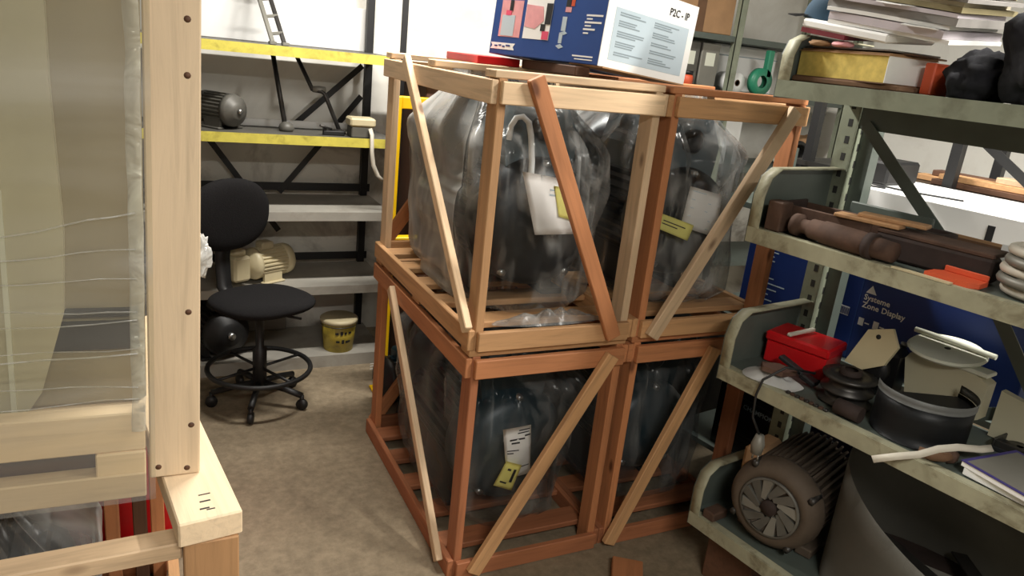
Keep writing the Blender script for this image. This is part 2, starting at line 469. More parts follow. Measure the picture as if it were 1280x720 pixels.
def bag_mesh(rx, ry, h, seed, neck=(0.0, 0.0), neck_r=0.12, z_sh=0.62, fold=0.06, sag=0.0, flare=0.0, nu=110, nv=56, xmax=None, ymax=None):
    """grid of points of a draped plastic bag standing at z=0, tied at the top at neck=(x,y)"""
    def fn(u, v):
        a = 2 * PI * u
        z = h * v
        c, s_ = math.cos(a), math.sin(a)
        e = 0.62
        x = math.copysign(abs(c) ** e, c) * rx; y = math.copysign(abs(s_) ** e, s_) * ry
        if v < 0.08: k = 0.86 + 0.14 * (v / 0.08)
        elif v < z_sh: k = 1.0
        else:
            q = (v - z_sh) / (1 - z_sh); k = 1 - (1 - neck_r) * (q * q * (3 - 2 * q)) ** 0.85
            if q > 0.93: k *= 1 + flare * (q - 0.93) / 0.07
        q = max(0, (v - z_sh * 0.6) / (1 - z_sh * 0.6)); q = q * q
        fa = fold * (0.35 + 0.9 * v) * (0.4 + 0.6 * min(1, k + 0.3))
        nn = noise.noise(Vector((c * 3.2, s_ * 3.2, z * 2.0 + seed))) + 0.75 * (1 - 2 * abs(noise.noise(Vector((c * 6, s_ * 6, z * 2.2 + seed * 2))))) * min(1, 0.3 + v)
        nn += 0.35 * noise.noise(Vector((c * 9 + seed, s_ * 9, z * 7))) - 0.5
        k2 = k * (1 + fa / max(rx, 0.1) * nn)
        px = x * k2 + neck[0] * q; py = y * k2 + neck[1] * q
        if xmax: px = max(-xmax, min(xmax, px))
        if ymax: py = max(-ymax, min(ymax, py))
        return Vector((px, py, z - sag * max(0, nn) * v))
    return [[fn(i / nu, j / nv) for i in range(nu)] for j in range(nv + 1)]

def covered(t, extra=()):
    """search tree of everything a bag goes over, in the thing's own frame"""
    vs, fs = [], []
    for o, off in [(c, Vector()) for c in t.children] + [(e, -Vector(t.location)) for e in extra]:
        n0 = len(vs); vs += [v.co + off for v in o.data.vertices]; fs += [[i + n0 for i in p.vertices] for p in o.data.polygons]
    return BVHTree.FromPolygons(vs, fs)

def fit_bag(pts, tree, gap=0.006):
    """push the bag outwards until it clears the machine inside"""
    nv, nu = len(pts), len(pts[0]); req = [[0.0] * nu for _ in range(nv)]
    for j in range(nv):
        for i in range(nu):
            p = pts[j][i]; d = Vector((p.x, p.y, 0)).normalized()
            h = tree.ray_cast(Vector((0, 0, p.z)) + d, -d, 1.0)
            if h[0] is not None: req[j][i] = 1.0 - h[3] + gap
    out = []
    for j in range(nv):
        row = []
        for i in range(nu):
            m_ = max(req[min(nv - 1, max(0, j + b_))][(i + a_) % nu] for a_ in (-2, -1, 0, 1, 2) for b_ in (-1, 0, 1))
            p = pts[j][i]; r = math.hypot(p.x, p.y)
            k = max(1.0, m_ / max(r, 1e-4)); row.append(Vector((p.x * k, p.y * k, p.z)))
        out.append(row)
    return out

def grid_mesh(pts, close=True):
    nv, nu = len(pts) - 1, len(pts[0]) - (0 if close else 1)
    mb = MB(); vs = [[mb.bm.verts.new(p) for p in r] for r in pts]
    for j in range(nv):
        for i in range(nu):
            f = mb.bm.faces.new((vs[j][i], vs[j][(i + 1) % len(pts[0])], vs[j + 1][(i + 1) % len(pts[0])], vs[j + 1][i])); f.smooth = True
    return mb

def world_tree(o):
    return BVHTree.FromPolygons([v.co + o.location for v in o.data.vertices], [list(p.vertices) for p in o.data.polygons])

# ------------------------------------------------------------------ the four open crates and their bagged machines
CW, CD, CH = 0.52, 0.97, 0.775
def crate(loc, label, tones, left_brace, front_brace, back_brace, W=CW):
    t = thing('wooden_crate', label, 'crate', loc, 0, 'open slatted crates stacked two by two')
    post, rail, fb, lb = tones
    ph = CH - 0.02
    k = 0
    for y in (0.033, CD - 0.033):
        for x in (0.013, W - 0.013):
            board('post', (x, y, 0), (x, y, ph), 0.066, 0.026, (1, 0, 0), post[k % len(post)], t); k += 1
    # flat boards on top
    for y in (0.033, CD * 0.5, CD - 0.033):
        board('top_board', (-0.012, y, CH - 0.01), (W + 0.006, y, CH - 0.01), 0.066, 0.02, (0, 0, 1), rail[0], t)
    # front and back rails
    for y, zz in ((-0.01, ph - 0.035), (-0.01, 0.031), (CD + 0.01, ph - 0.035), (CD + 0.01, 0.031)):
        board('rail', (0.004, y, zz), (W - 0.004, y, zz), 0.058, 0.02, (0, 1, 0), rail[1] if zz > 0.3 else rail[2], t)
    for x in (-0.01, W + 0.01):
        for zz in (ph - 0.035, 0.031):
            board('side_rail', (x, 0.0, zz), (x, CD, zz), 0.062, 0.02, (1, 0, 0), rail[2] if zz < 0.3 else rail[1], t)
    # floor slats
    for i in range(5):
        y = 0.12 + i * (CD - 0.24) / 4
        board('floor_slat', (0.0, y, 0.045), (W, y, 0.045), 0.085, 0.02, (0, 0, 1), rail[2], t)
    if left_brace:
        (ya, za), (yb, zb) = left_brace
        board('brace', (-0.031, ya, za), (-0.031, yb, zb), 0.036, 0.022, (1, 0, 0), lb, t)
    (xa, za), (xb, zb) = front_brace
    board('brace', (xa, -0.031, za), (xb, -0.031, zb), 0.046, 0.022, (0, 1, 0), fb, t)
    (xa, za), (xb, zb) = back_brace
    board('brace', (xa, CD + 0.031, za), (xb, CD + 0.031, zb), 0.05, 0.022, (0, 1, 0), WO, t)
    return t

CXL, CXR, CY = 0.83, 1.392, 1.80
crate((CXL, CY, 0), 'reddish pine crate on the floor beside the aisle, bottom of the stack nearest the chair', ((WR, WO, WO, WO), (WT, WO, WR), WT, WP),
      ((0.70, 0.735), (0.05, 0.03)), ((0.46, 0.735), (0.055, 0.025)), ((0.02, 0.03), (0.5, 0.74)))
crate((CXL, CY, CH), 'pale pine crate with bagged machine, carrying the blue carton', ((WT, WP, WP, WT), (WP, WP, WT), WO, WP),
      ((0.675, 0.765), (-0.012, 0.07)), ((0.088, 0.765), (0.452, 0.02)), ((0.03, 0.05), (0.5, 0.75)))
crate((CXR, CY, 0), 'dark reddish pine crate on the floor beside the metal rack', ((WO, WR, WO, WO), (WO, WO, WR), WT, WT),
      None, ((0.31, 0.725), (0.0, 0.02)), ((0.02, 0.03), (0.5, 0.74)))
crate((CXR, CY, CH), 'pine crate with one long knotty diagonal, top of the stack beside the metal rack', ((WO, WO, WT, WO), (WO, WT, WT), WP, WT),
      None, ((0.445, 0.74), (0.035, 0.01)), ((0.03, 0.05), (0.5, 0.75)))

def machine(loc, label, R, mat, cap, upper, zc=0.27, top=0.64, tilt=0.0, rear=None):
    t = thing('bagged_machine', label, 'machine', loc, tilt, 'machines in the open crates')
    A = T(0, -0.05, zc) @ FY
    L = 0.62
    MB().prism(star(34, R * 0.9, R), -0.22, 0.16, M=A).build('finned_body', mat, t)
    MB().lathe([(0, 0.16), (R * 1.04, 0.16), (R * 1.04, 0.20), (R * 0.98, 0.25), (R * 0.8, 0.285), (R * 0.35, 0.30), (0, 0.302)], 36, M=A).build('front_cover', cap, t)
    MB().lathe([(0, -0.34), (R * 0.6, -0.34), (R * 0.9, -0.30), (R * 1.0, -0.22), (0, -0.22)], 32, M=A).build('rear_cover', cap, t)
    for s in (-1, 1):
        MB().box(s * R * 0.7 - 0.04, s * R * 0.7 + 0.04, -0.2, 0.16, 0, 0.02, bev=0.003).box(s * R * 0.62 - 0.02, s * R * 0.62 + 0.02, -0.18, 0.14, 0.018, zc - R * 0.5).build('foot', mat, t)
    MB().lathe([(0, 0.03), (0.17, 0.03), (0.185, 0.06), (0.185, 0.42), (0.19, 0.43), (0.19, 0.46), (0.165, 0.52), (0.10, 0.58), (0.05, 0.60), (0, 0.60)], 32, M=T(0, 0.235, 0)).build('rear_housing', rear or mat, t)
    # upper housing
    MB().prism([(-0.11, zc + R * 0.7), (0.11, zc + R * 0.7), (0.125, zc + R + 0.07), (0.07, top), (-0.09, top), (-0.125, zc + R + 0.05)], -0.10, 0.25, M=T(0, -0.02, 0) @ RX(PI / 2)).build('upper_housing', upper, t)
    MB().tube(ring_pts((0, -0.02, top + 0.012), 0.028, 14), 0.007, 8, caps=False).build('lifting_eye', mat, t)
    MB().lathe([(0, 0.26), (0.04, 0.26), (0.04, 0.29), (0.025, 0.30), (0, 0.30)], 16, M=T(0.0, 0.0, zc + R + 0.09) @ FY).build('port', cap, t)
    for k in range(5):
        a = 2 * PI * k / 5 + 0.3
        MB().lathe([(0, 0.20), (0.012, 0.20), (0.012, 0.27), (0, 0.27)], 6, M=A @ T(R * 0.93 * math.cos(a), R * 0.93 * math.sin(a), 0)).build('bolt', CHROME, t)
    return t

cm = lambda cx, z: (cx + CW / 2, CY + CD / 2, z + 0.056)
MA = machine(cm(CXL, CH), 'dark round machine with blue grey top housing, in the upper crate under the blue carton', 0.2, MOTOR, MOTOR, MOTORB, rear=MOTOR)
MC = machine(cm(CXL, 0), 'dark teal machine in the lower crate beside the aisle', 0.2, MOTOR, TEAL, TEAL)
MD = machine(cm(CXR, CH), 'black machine with grey top in the upper crate beside the rack', 0.185, BLACK, BLACKG, MOTORB, rear=BLACKG)
ME = machine(cm(CXR, 0), 'black and teal machine in the dark lower crate beside the rack', 0.175, MOTOR, TEAL, TEAL)
# white looped hose of the upper left machine
HOSE = tag(MB().tube([(0.975, 2.007, 1.35), (0.977, 2.006, 1.39), (0.99, 2.003, 1.415), (1.01, 2.0, 1.42), (1.026, 1.99, 1.405), (1.03, 1.975, 1.37), (1.03, 1.952, 1.30), (1.028, 1.9405, 1.24)], 0.009, 8)
    .build('hose', WHITE), 'white hose bent into a hook on the machine under the blue carton', 'hose')

bg = 'clear plastic bags over the crated machines'
def bag(t, seed, label, mat, extra=(), **kw):
    pts = fit_bag(bag_mesh(0.228, 0.42, kw.pop('h', 0.69), seed, xmax=0.232, ymax=0.44, **kw), covered(t, extra))
    o = grid_mesh(pts).build('plastic_bag', mat)
    o.location = Vector(t.location) + Vector((0, 0, 0.0005))
    tag(o, label, 'plastic bag', bg)
    return o, pts
bagA, ptsA = bag(MA, 1.3, 'crinkled clear bag over the machine under the blue carton', BAG, (HOSE,), neck=(0.0, 0.06), neck_r=0.5, z_sh=0.7, fold=0.045)
# a second, hazy bag hangs over the rear half, outside the clear one
def drape(p, i, j, nu, nv):
    d = Vector((p.x, p.y, 0)).normalized(); a = math.atan2(p.y, p.x)
    f = 0.005 + 0.011 * abs(noise.noise(Vector((math.cos(a) * 5, math.sin(a) * 5, p.z * 2.5 + 4)))) + 0.006 * abs(noise.noise(Vector((a * 9, p.z * 6, 2))))
    q = p + d * f
    return Vector((max(-0.249, min(0.249, q.x)), min(0.465, q.y), p.z + (0.006 if j == nv - 1 else 0.0)))
nuA, nvA = len(ptsA[0]), len(ptsA)
rear = [[drape(ptsA[j][i % nuA], i, j, nuA, nvA) for i in range(int(-0.03 * nuA), int(0.555 * nuA))] for j in range(nvA)]
o = grid_mesh(rear, close=False).build('plastic_bag', BAGW)
o.location = bagA.location; tag(o, 'hazy grey bag draped over the rear half of the machine under the blue carton', 'plastic bag', bg)
bagC, _p = bag(MC, 5.1, 'grey translucent bag in the lower crate beside the aisle', BAGD, neck=(0.0, 0.03), neck_r=0.5, z_sh=0.72, fold=0.05)
bagD, _p = bag(MD, 8.8, 'clear bag over the machine in the upper crate beside the rack', BAG, neck=(0.02, 0.03), neck_r=0.5, z_sh=0.72, fold=0.05)
bagE, _p = bag(ME, 11.7, 'clear bag over the machine in the dark lower crate beside the rack', BAGD, neck=(0.0, 0.03), neck_r=0.5, z_sh=0.72, fold=0.05)

def sheet(name, label, cat, corners, mat, lines=None, line_mat=None, curl=0.008, group=None, on=None, lift=0.0):
    """a paper sheet through four corners (bl, br, tr, tl), gently curled, with printed lines as parts"""
    bl, br, tr, tl = [Vector(c) for c in corners]
    if on:      # turn and push the sheet back until it touches the bag
        trees = [world_tree(q) for q in on]; hits = []
        for a_ in range(9):
            for b_ in range(9):
                u, v = a_ / 8, b_ / 8
                p = bl * (1 - u) * (1 - v) + br * u * (1 - v) + tr * u * v + tl * (1 - u) * v
                ys = [h[0].y for h in (q.ray_cast(Vector((p.x, 1.70, p.z)), Vector((0, 1, 0)), 0.6) for q in trees) if h[0] is not None]
                if ys: hits.append((p.x, p.z, min(ys)))
        n_ = len(hits); mx = sum(h[0] for h in hits) / n_; mz = sum(h[1] for h in hits) / n_; my = sum(h[2] for h in hits) / n_
        sx = sum((h[0] - mx) * (h[2] - my) for h in hits) / max(1e-6, sum((h[0] - mx) ** 2 for h in hits))
        sz = sum((h[1] - mz) * (h[2] - my) for h in hits) / max(1e-6, sum((h[1] - mz) ** 2 for h in hits))
        sx = max(-0.25, min(0.25, sx)); sz = max(-0.3, min(0.3, sz))
        off = min(h[2] - sx * (h[0] - mx) - sz * (h[1] - mz) for h in hits) - 0.0005 - lift
        for c in (bl, br, tr, tl): c.y = off + sx * (c.x - mx) + sz * (c.z - mz)
    nrm = (br - bl).cross(tl - bl).normalized()
    def P(u, v): 
        p = bl * (1 - u) * (1 - v) + br * u * (1 - v) + tr * u * v + tl * (1 - u) * v
        return p + nrm * curl * math.sin(u * 3.0) * math.sin(v * 2.6 + 0.4)
    o = MB().grid(P, 8, 8, thick=0.0012).build(name, mat)
    tag(o, label, cat, group)
    if lines:
        mb = MB()
        for (u0, u1, v0, v1) in lines:
            a, b_, c_, d_ = P(u0, v0), P(u1, v0), P(u1, v1), P(u0, v1)
            vs = [mb.bm.verts.new(q + nrm * 0.0016) for q in (a, b_, c_, d_)]; mb.bm.faces.new(vs)
        mb.build('print', line_mat or INK, o)['kind'] = 'stuff'
    return o

def rows(n, u0=0.1, u1=0.9, v0=0.12, v1=0.92, th=0.025, seed=1):
    r = random.Random(seed); out = []
    for k in range(n):
        v = v1 - (v1 - v0) * k / max(1, n - 1)
        out.append((u0, u0 + (u1 - u0) * r.uniform(0.35, 1.0), v - th, v))
    return out

pg = 'papers taped to the bagged machines'
last = sheet('paper_sheet', 'white paper sheet on the bag under the blue carton', 'paper', ((1.0, 1.820, 1.108), (1.148, 1.820, 1.105), (1.10, 1.824, 1.262), (0.955, 1.824, 1.283)), WHITE, [(0.55, 0.9, 0.75, 0.78), (0.5, 0.9, 0.66, 0.69)], GREYP, on=(bagA,))
sheet('label_note', 'pale yellow note on the white paper behind the orange brace', 'note', ((1.075, 1.816, 1.16), (1.128, 1.816, 1.145), (1.115, 1.818, 1.235), (1.06, 1.818, 1.245)), YLAB, on=(bagA, last), curl=0.002)
last = sheet('paper_sheet', 'white crumpled paper on the bag in the upper crate beside the rack', 'paper', ((1.548, 1.820, 1.12), (1.69, 1.820, 1.085), (1.69, 1.824, 1.225), (1.565, 1.824, 1.25)), WHITE, rows(5, th=0.015, seed=3), PALEB, 0.014, on=(bagD,))
sheet('label_note', 'yellow label on the bag in the upper crate beside the rack', 'note', ((1.45, 1.814, 1.117), (1.565, 1.814, 1.078), (1.588, 1.817, 1.127), (1.48, 1.817, 1.158)), YLAB, [(0.15, 0.8, 0.6, 0.66), (0.15, 0.6, 0.4, 0.46)], INK, on=(bagD, last), curl=0.002)
last = sheet('paper_sheet', 'white printed form on the bag in the lower crate beside the aisle', 'paper', ((1.02, 1.820, 0.284), (1.106, 1.820, 0.29), (1.068, 1.824, 0.49), (0.968, 1.824, 0.488)), WHITE,
      [(0.55, 0.95, 0.93, 0.95), (0.5, 0.92, 0.88, 0.9), (0.2, 0.75, 0.76, 0.79), (0.25, 0.55, 0.70, 0.73), (0.08, 0.5, 0.56, 0.58), (0.08, 0.3, 0.51, 0.53), (0.5, 0.92, 0.2, 0.22), (0.75, 0.97, 0.81, 0.84)], INK, on=(bagC,))
sheet('label_note', 'yellow label below the white form in the lower crate', 'note', ((0.978, 1.812, 0.262), (1.042, 1.812, 0.237), (1.05, 1.815, 0.35), (0.997, 1.815, 0.368)), YLAB, [(0.65, 0.8, 0.3, 0.8), (0.3, 0.5, 0.7, 0.78), (0.2, 0.55, 0.2, 0.26)], INK, on=(bagC, last), curl=0.002)

# ------------------------------------------------------------------ blue carton lying across the crates
PK = Vector((1.165, 1.88, 1.585)); bw, bl, bh = 0.417, 0.478, 0.235
t = thing('product_carton', 'blue and white product carton lying tilted on top of the crates', 'carton', PK)
az = math.atan2(0.28, 0.96)
t.matrix_world = T(*PK) @ RZ(az) @ RY(D2R(4.4))
bx('carton_body', 0.0, bw, 0.0, bl, 0, bh, BLUE, t, bev=0.002)
wf = bx('white_end', 0.0, bw, -0.002, 0.0, 0, bh, WHITE, t, bev=0)
Fw = face_m((0, -0.002, 0), (1, 0, 0), (0, 0, 1)); Fb = face_m((0, bl, 0), (0, -1, 0), (0, 0, 1))
printed('grey_print_block', [(0.035, bw - 0.03, 0.022, 0.165)], Fw, PALEB, t)
r_ = random.Random(4); ln = []
for cx in (0.055, 0.215):
    y = 0.155
    for grp in range(5):
        for k in range(r_.choice((2, 3))):
            ln.append((cx, cx + r_.uniform(0.07, 0.135), y - 0.0035, y)); y -= 0.0062
        y -= 0.010
printed('printed_lines', ln, Fw @ T(0, 0, 0.0008), GREYP, t)
lettering('P2C - IP', 0.03, Fw, 0.275, 0.187, INK, t, bold=0.0006)
printed('black_mark', [(0.12, 0.165, 0.218, 0.23)], Fw, INK, t)
p1 = printed('picture', [(0.035, 0.135, 0.055, 0.165)], Fb, PINK, t)
p2 = printed('picture', [(0.15, 0.265, 0.055, 0.185)], Fb, WHITE, t)
printed('picture_detail', [(0.045, 0.105, 0.058, 0.12)], Fb @ T(0, 0, 0.0008), PALEB, t)
MB().prism([(0.152, 0.09), (0.2, 0.085), (0.235, 0.11), (0.225, 0.15), (0.152, 0.155)], 0, 0.0008).build('picture_detail', PINK, t, Fb @ T(0, 0, 0.0009))
printed('picture_detail', [(0.235, 0.263, 0.056, 0.08)], Fb @ T(0, 0, 0.0012), HOTPINK, t)
printed('picture_detail', [(0.06, 0.085, 0.12, 0.135)], Fb @ T(0, 0, 0.0012), HOTPINK, t)
printed('picture_detail', [(0.075, 0.09, 0.134, 0.165), (0.225, 0.245, 0.08, 0.1), (0.24, 0.265, 0.1, 0.16)], Fb @ T(0, 0, 0.0014), INK, t)
# blender picture
mb = MB(); mb.box(0.312, 0.33, 0.085, 0.125, 0, 0.0008).box(0.308, 0.322, 0.05, 0.08, 0, 0.0008)
mb.prism([(0.31, 0.08), (0.325, 0.074), (0.34, 0.079), (0.328, 0.085)], 0, 0.0008).prism([(0.3, 0.042), (0.315, 0.034), (0.332, 0.04), (0.318, 0.048)], 0, 0.0008)
mb.build('hand_mixer_picture', PALEB, t, Fb)
printed('hand_mixer_picture', [(0.318, 0.342, 0.138, 0.152)], Fb, PINK, t)
printed('hand_mixer_picture', [(0.318, 0.336, 0.152, 0.2)], Fb, INK, t)
printed('hand_mixer_picture', [(0.338, 0.352, 0.155, 0.2)], Fb, ORANGE, t)
printed('printed_lines', [(0.405, 0.468, 0.130, 0.135), (0.408, 0.43, 0.121, 0.125), (0.402, 0.466, 0.111, 0.116), (0.404, 0.428, 0.102, 0.106), (0.4, 0.445, 0.092, 0.097), (0.402, 0.422, 0.082, 0.086), (0.375, 0.455, 0.018, 0.022), (0.385, 0.455, 0.010, 0.013)], Fb, WHITE, t)
MB().prism([(0.006, 0.016), (0.12, 0.016), (0.113, 0.025), (0.122, 0.036), (0.006, 0.036), (0.014, 0.026)], 0, 0.0008).build('logo_banner', WHITE, t, Fb)
printed('logo_mark', [(0.025, 0.04, 0.024, 0.028), (0.045, 0.058, 0.026, 0.03), (0.062, 0.075, 0.023, 0.027), (0.08, 0.1, 0.026, 0.031)], Fb @ T(0, 0, 0.0008), BLUED, t)
bx('bottom_flap', 0.01, bw - 0.01, -0.012, 0.12, -0.004, 0.0, BROWN, t, bev=0)
# pieces the carton rests on
tag(bx('red_folder', 0.97, 1.12, 2.28, 2.56, 1.55, 1.575, RED), 'flat red case lying on the crate top under the blue carton', 'case')
tag(board('timber_offcut', (1.15, 1.93, 1.5635), (1.14, 2.26, 1.5635), 0.05, 0.027, (0, 0, 1), WDK), 'dark timber strip wedged under the blue carton', 'timber')

# ------------------------------------------------------------------ near crates on the left, the upper one wrapped in film
t = thing('wrapped_crate', 'bleached pine crate wrapped in clear stretch film', 'crate', (-0.645, 1.335, 0.808), rot=(0, D2R(1.5), 0))
# local: x 0..0.72, y 0..0.8 ; front plane y = 0.0
FX = 0.72
board('post', (FX - 0.042, 0.02, -0.002), (FX - 0.045, 0.02, 1.25), 0.084, 0.045, (0, 1, 0), WB, t)
board('post', (0.045, 0.02, -0.01), (0.045, 0.02, 1.25), 0.09, 0.045, (0, 1, 0), WB, t)
board('post', (FX - 0.13, 0.78, 0.0), (FX - 0.13, 0.78, 1.25), 0.09, 0.045, (0, 1, 0), WB, t)
board('post', (0.045, 0.78, 0.0), (0.045, 0.78, 1.25), 0.09, 0.045, (0, 1, 0), WB, t)
board('rail', (0.09, 0.02, 0.095), (FX - 0.09, 0.02, 0.095), 0.075, 0.04, (0, 1, 0), WB, t)
board('rail', (0.145, 0.012, -0.01), (FX - 0.09, 0.012, -0.01), 0.05, 0.04, (0, 1, 0), WB, t)
board('inner_rail', (0.09, 0.055, 0.03), (FX - 0.13, 0.055, 0.03), 0.075, 0.03, (0, 1, 0), WDK, t)
board('rail', (FX - 0.17, 0.014, 0.03), (FX - 0.09, 0.014, 0.03), 0.055, 0.038, (0, 1, 0), WB, t)
board('rail', (0.0, 0.78, 0.03), (FX - 0.085, 0.78, 0.03), 0.07, 0.04, (0, 1, 0), WB, t)
for x in (0.06, FX - 0.2): board('side_rail', (x, 0.05, 0.02), (x, 0.76, 0.02), 0.07, 0.04, (1, 0, 0), WB, t)
for i in range(4): board('floor_slat', (0.02, 0.13 + i * 0.18, 0.068), (FX - 0.1, 0.13 + i * 0.18, 0.068), 0.09, 0.02, (0, 0, 1), WB, t)
board('rail', (0.0, 0.02, 1.27), (FX, 0.02, 1.27), 0.06, 0.045, (0, 1, 0), WB, t)
board('rail', (0.0, 0.78, 1.27), (FX - 0.085, 0.78, 1.27), 0.06, 0.045, (0, 1, 0), WB, t)
# knots and nail holes on the near post
for (kx, kz) in ((FX - 0.02, 0.32), (FX - 0.022, 0.72), (FX - 0.07, 0.02), (FX - 0.022, 0.012), (FX - 0.015, 0.10), (FX - 0.022, 0.805)):
    MB().lathe([(0, -0.0226), (0.0055, -0.0226), (0.0055, -0.02), (0, -0.02)], 10, M=T(kx, 0.02, kz) @ RX(-PI / 2)).build('nail_hole', WDK, t)
# film wrapped round the crate between the posts: front sheet, side, and crumpled edge
def film_front(u, v):
    x = 0.14 + u * (FX - 0.215); z = -0.035 + v * 1.28
    y = -0.012 - 0.003 * math.sin(u * 9 + v * 5) + 0.006 * noise.noise(Vector((x * 3, z * 11, 2.0))) + 0.02 * math.sin(PI * min(1, u * 1.0)) * noise.noise(Vector((x * 2 + z * 3, z * 1.2, 7.0)))
    return Vector((x, y - 0.004, z))
MB().grid(film_front, 40, 80).build('stretch_film', FILM, t)
def film_bunch(u, v):
    z = 0.1 + v * 1.1; a = u * PI
    r = 0.011 + 0.003 * noise.noise(Vector((u * 2, z * 14, 1)))
    return Vector((FX - 0.096 + r * math.cos(a) - 0.004 + 0.004 * noise.noise(Vector((0, z * 9, 4))), -0.006 - r * math.sin(a) * 0.35, z))
MB().grid(film_bunch, 8, 120).build('bunched_film_edge', FOIL, t)
def film_lump(u, v):
    a = 2 * PI * u; b_ = PI * (v - 0.5)
    d = Vector((math.cos(a) * math.cos(b_), math.sin(a) * math.cos(b_), math.sin(b_)))
    k = 1 + 0.45 * noise.noise(d * 2.6) + 0.2 * noise.noise(d * 7)
    return Vector((FX + 0.002 + d.x * 0.016 * k, 0.03 + d.y * 0.022 * k, 0.412 + d.z * 0.036 * k))
MB().grid(film_lump, 18, 14, closeu=True).build('film_tail', FOIL, t)

for k, (z, x0, sl) in enumerate(((0.16, 0.3, 0.01), (0.205, 0.32, -0.012), (0.235, 0.2, 0.02), (0.262, 0.34, 0.0), (0.30, 0.25, 0.012), (0.335, 0.36, -0.008), (0.372, 0.3, 0.016), (0.41, 0.38, 0.03), (0.45, 0.42, 0.05))):
    MB().ribbon([(x0 + (FX - 0.1 - x0) * q / 6, -0.019 - 0.002 * math.sin(q * 2.1 + k), z + sl * q / 6 + 0.002 * math.sin(q * 1.7 + k)) for q in range(7)], (0, 0.0002, 0.0008 + 0.0003 * (k % 3)), 0.0006).build('film_crease', CREASE, t)
# beige cabinet inside the wrapped crate
t = thing('beige_cabinet', 'beige metal cabinet inside the film wrapped crate', 'cabinet')
t.matrix_world = T(-0.645, 1.335, 0.808) @ RY(D2R(1.5)) @ T(0.073, 0.13, 0.078)
bx('cabinet_body', 0.0, 0.56, 0.02, 0.50, 0.0, 1.15, TAUPE, t, bev=0.01)
MB().prism([(0.0, 0.0), (0.36, 0.0), (0.39, 0.05), (0.43, 0.2), (0.435, 0.35), (0.425, 0.6), (0.42, 1.12), (0.39, 1.15), (0.0, 1.15)], 0, 0.03, M=T(0, 0.02, 0) @ RX(PI / 2)).build('door', BEIGE, t)
bx('vent_band', 0.39, 0.55, 0.008, 0.022, 0.12, 0.175, STEELD, t)
bx('vent_band', 0.39, 0.55, 0.008, 0.022, 0.185, 0.2, STEELD, t)
bx('door_seam', 0.342, 0.35, -0.014, 0.0, 0.0, 0.42, OFFW, t, bev=0)
bx('latch', 0.29, 0.32, -0.016, -0.008, 0.12, 0.13, INK, t, bev=0)

# lower near crate
t = thing('floor_crate', 'unwrapped pine crate carrying the film wrapped crate', 'crate', (-0.62, 1.195, 0.0))
Bm, L_ = beam_matrix((0.7025, -0.012, 0.770), (0.575, 1.0, 0.770), (0, 0, 1))
sk = MB().box(0, L_, -0.0525, 0.0525, -0.03, 0.017, bev=0.003).build('skid', WB, t, Bm)
MB().box(0.05, 0.054, -0.004, 0.012, 0, 0.0005).box(0.072, 0.076, -0.01, 0.008, 0, 0.0005).box(0.094, 0.097, -0.014, 0.006, 0, 0.0005).box(0.045, 0.048, -0.012, 0.002, 0, 0.0005).build('stencil_mark', INK, sk, T(-0.02, 0, 0.017))
MB().lathe([(0, 0), (0.006, 0), (0.006, 0.001), (0, 0.001)], 8, M=T(0, 0.012, 0) @ RX(PI / 2)).lathe([(0, 0), (0.006, 0), (0.006, 0.001), (0, 0.001)], 8, M=T(0, 0.012, 0.018) @ RX(PI / 2)).build('nail_hole', WDK, t, T(0.70, -0.012, 0.70))
board('post', (0.7025, 0.014, 0.0), (0.7025, 0.014, 0.74), 0.09, 0.05, (0, 1, 0), WT, t)
board('post', (0.045, 0.014, 0.0), (0.045, 0.014, 0.748), 0.09, 0.05, (0, 1, 0), WT, t)
board('top_rail', (0.0, 0.015, 0.715), (0.655, 0.03, 0.718), 0.05, 0.032, (0, 0, 1), WP, t)
board('bottom_rail', (0.09, 0.014, 0.05), (0.655, 0.014, 0.05), 0.09, 0.04, (0, 1, 0), WT, t)
for x, mt in ((0.505, WO), (0.575, WDK), (0.62, WO), (0.03, WO)):
    board('post', (x, 0.86, 0.0), (x, 0.86, 0.748), 0.036, 0.045, (0, 1, 0), mt, t)
board('bottom_rail', (0.0, 0.905, 0.05), (0.66, 0.905, 0.05), 0.08, 0.04, (0, 1, 0), WO, t)
board('skid', (0.06, 0.0, 0.768), (0.06, 1.0, 0.768), 0.09, 0.046, (0, 0, 1), WB, t)
for x in (0.06, 0.655):
    board('bottom_rail', (x, 0.045, 0.05), (x, 0.835, 0.05), 0.08, 0.03, (1, 0, 0), WT, t)
for i in range(3): board('floor_slat', (0.03, 0.2 + i * 0.22, 0.1), (0.68, 0.2 + i * 0.22, 0.1), 0.09, 0.02, (0, 0, 1), WT, t)
board('top_rail', (0.0, 0.90, 0.73), (0.60, 0.90, 0.73), 0.05, 0.032, (0, 0, 1), WP, t)
t = thing('bagged_motor', 'dark motor under a hazy plastic bag in the crate beneath the film wrapped one', 'motor', (-0.36, 1.55, 0.111))
motor_parts(t, 0.19, 0.5, MOTOR, MOTOR, MOTOR, 0.23)
o = grid_mesh(fit_bag(bag_mesh(0.235, 0.29, 0.60, 21.0, neck_r=0.45, z_sh=0.7, fold=0.03, xmax=0.25, ymax=0.33), covered(t))).build('plastic_bag', BAGW)
o.location = (-0.36, 1.55, 0.1115); tag(o, 'hazy plastic bag over the motor in the crate beneath the film wrapped one', 'plastic bag')
t = thing('red_compressor', 'bright red metal cabinet seen through the lower near crate', 'machine', (-0.32, 2.16, 0))
bx('cabinet_body', 0.0, 0.42, 0.0, 0.4, 0.03, 0.62, RED, t, bev=0.01)
for x in (0.05, 0.37):
    for y in (0.05, 0.35): bx('foot', x - 0.02, x + 0.02, y - 0.02, y + 0.02, 0, 0.03, BLACK, t)

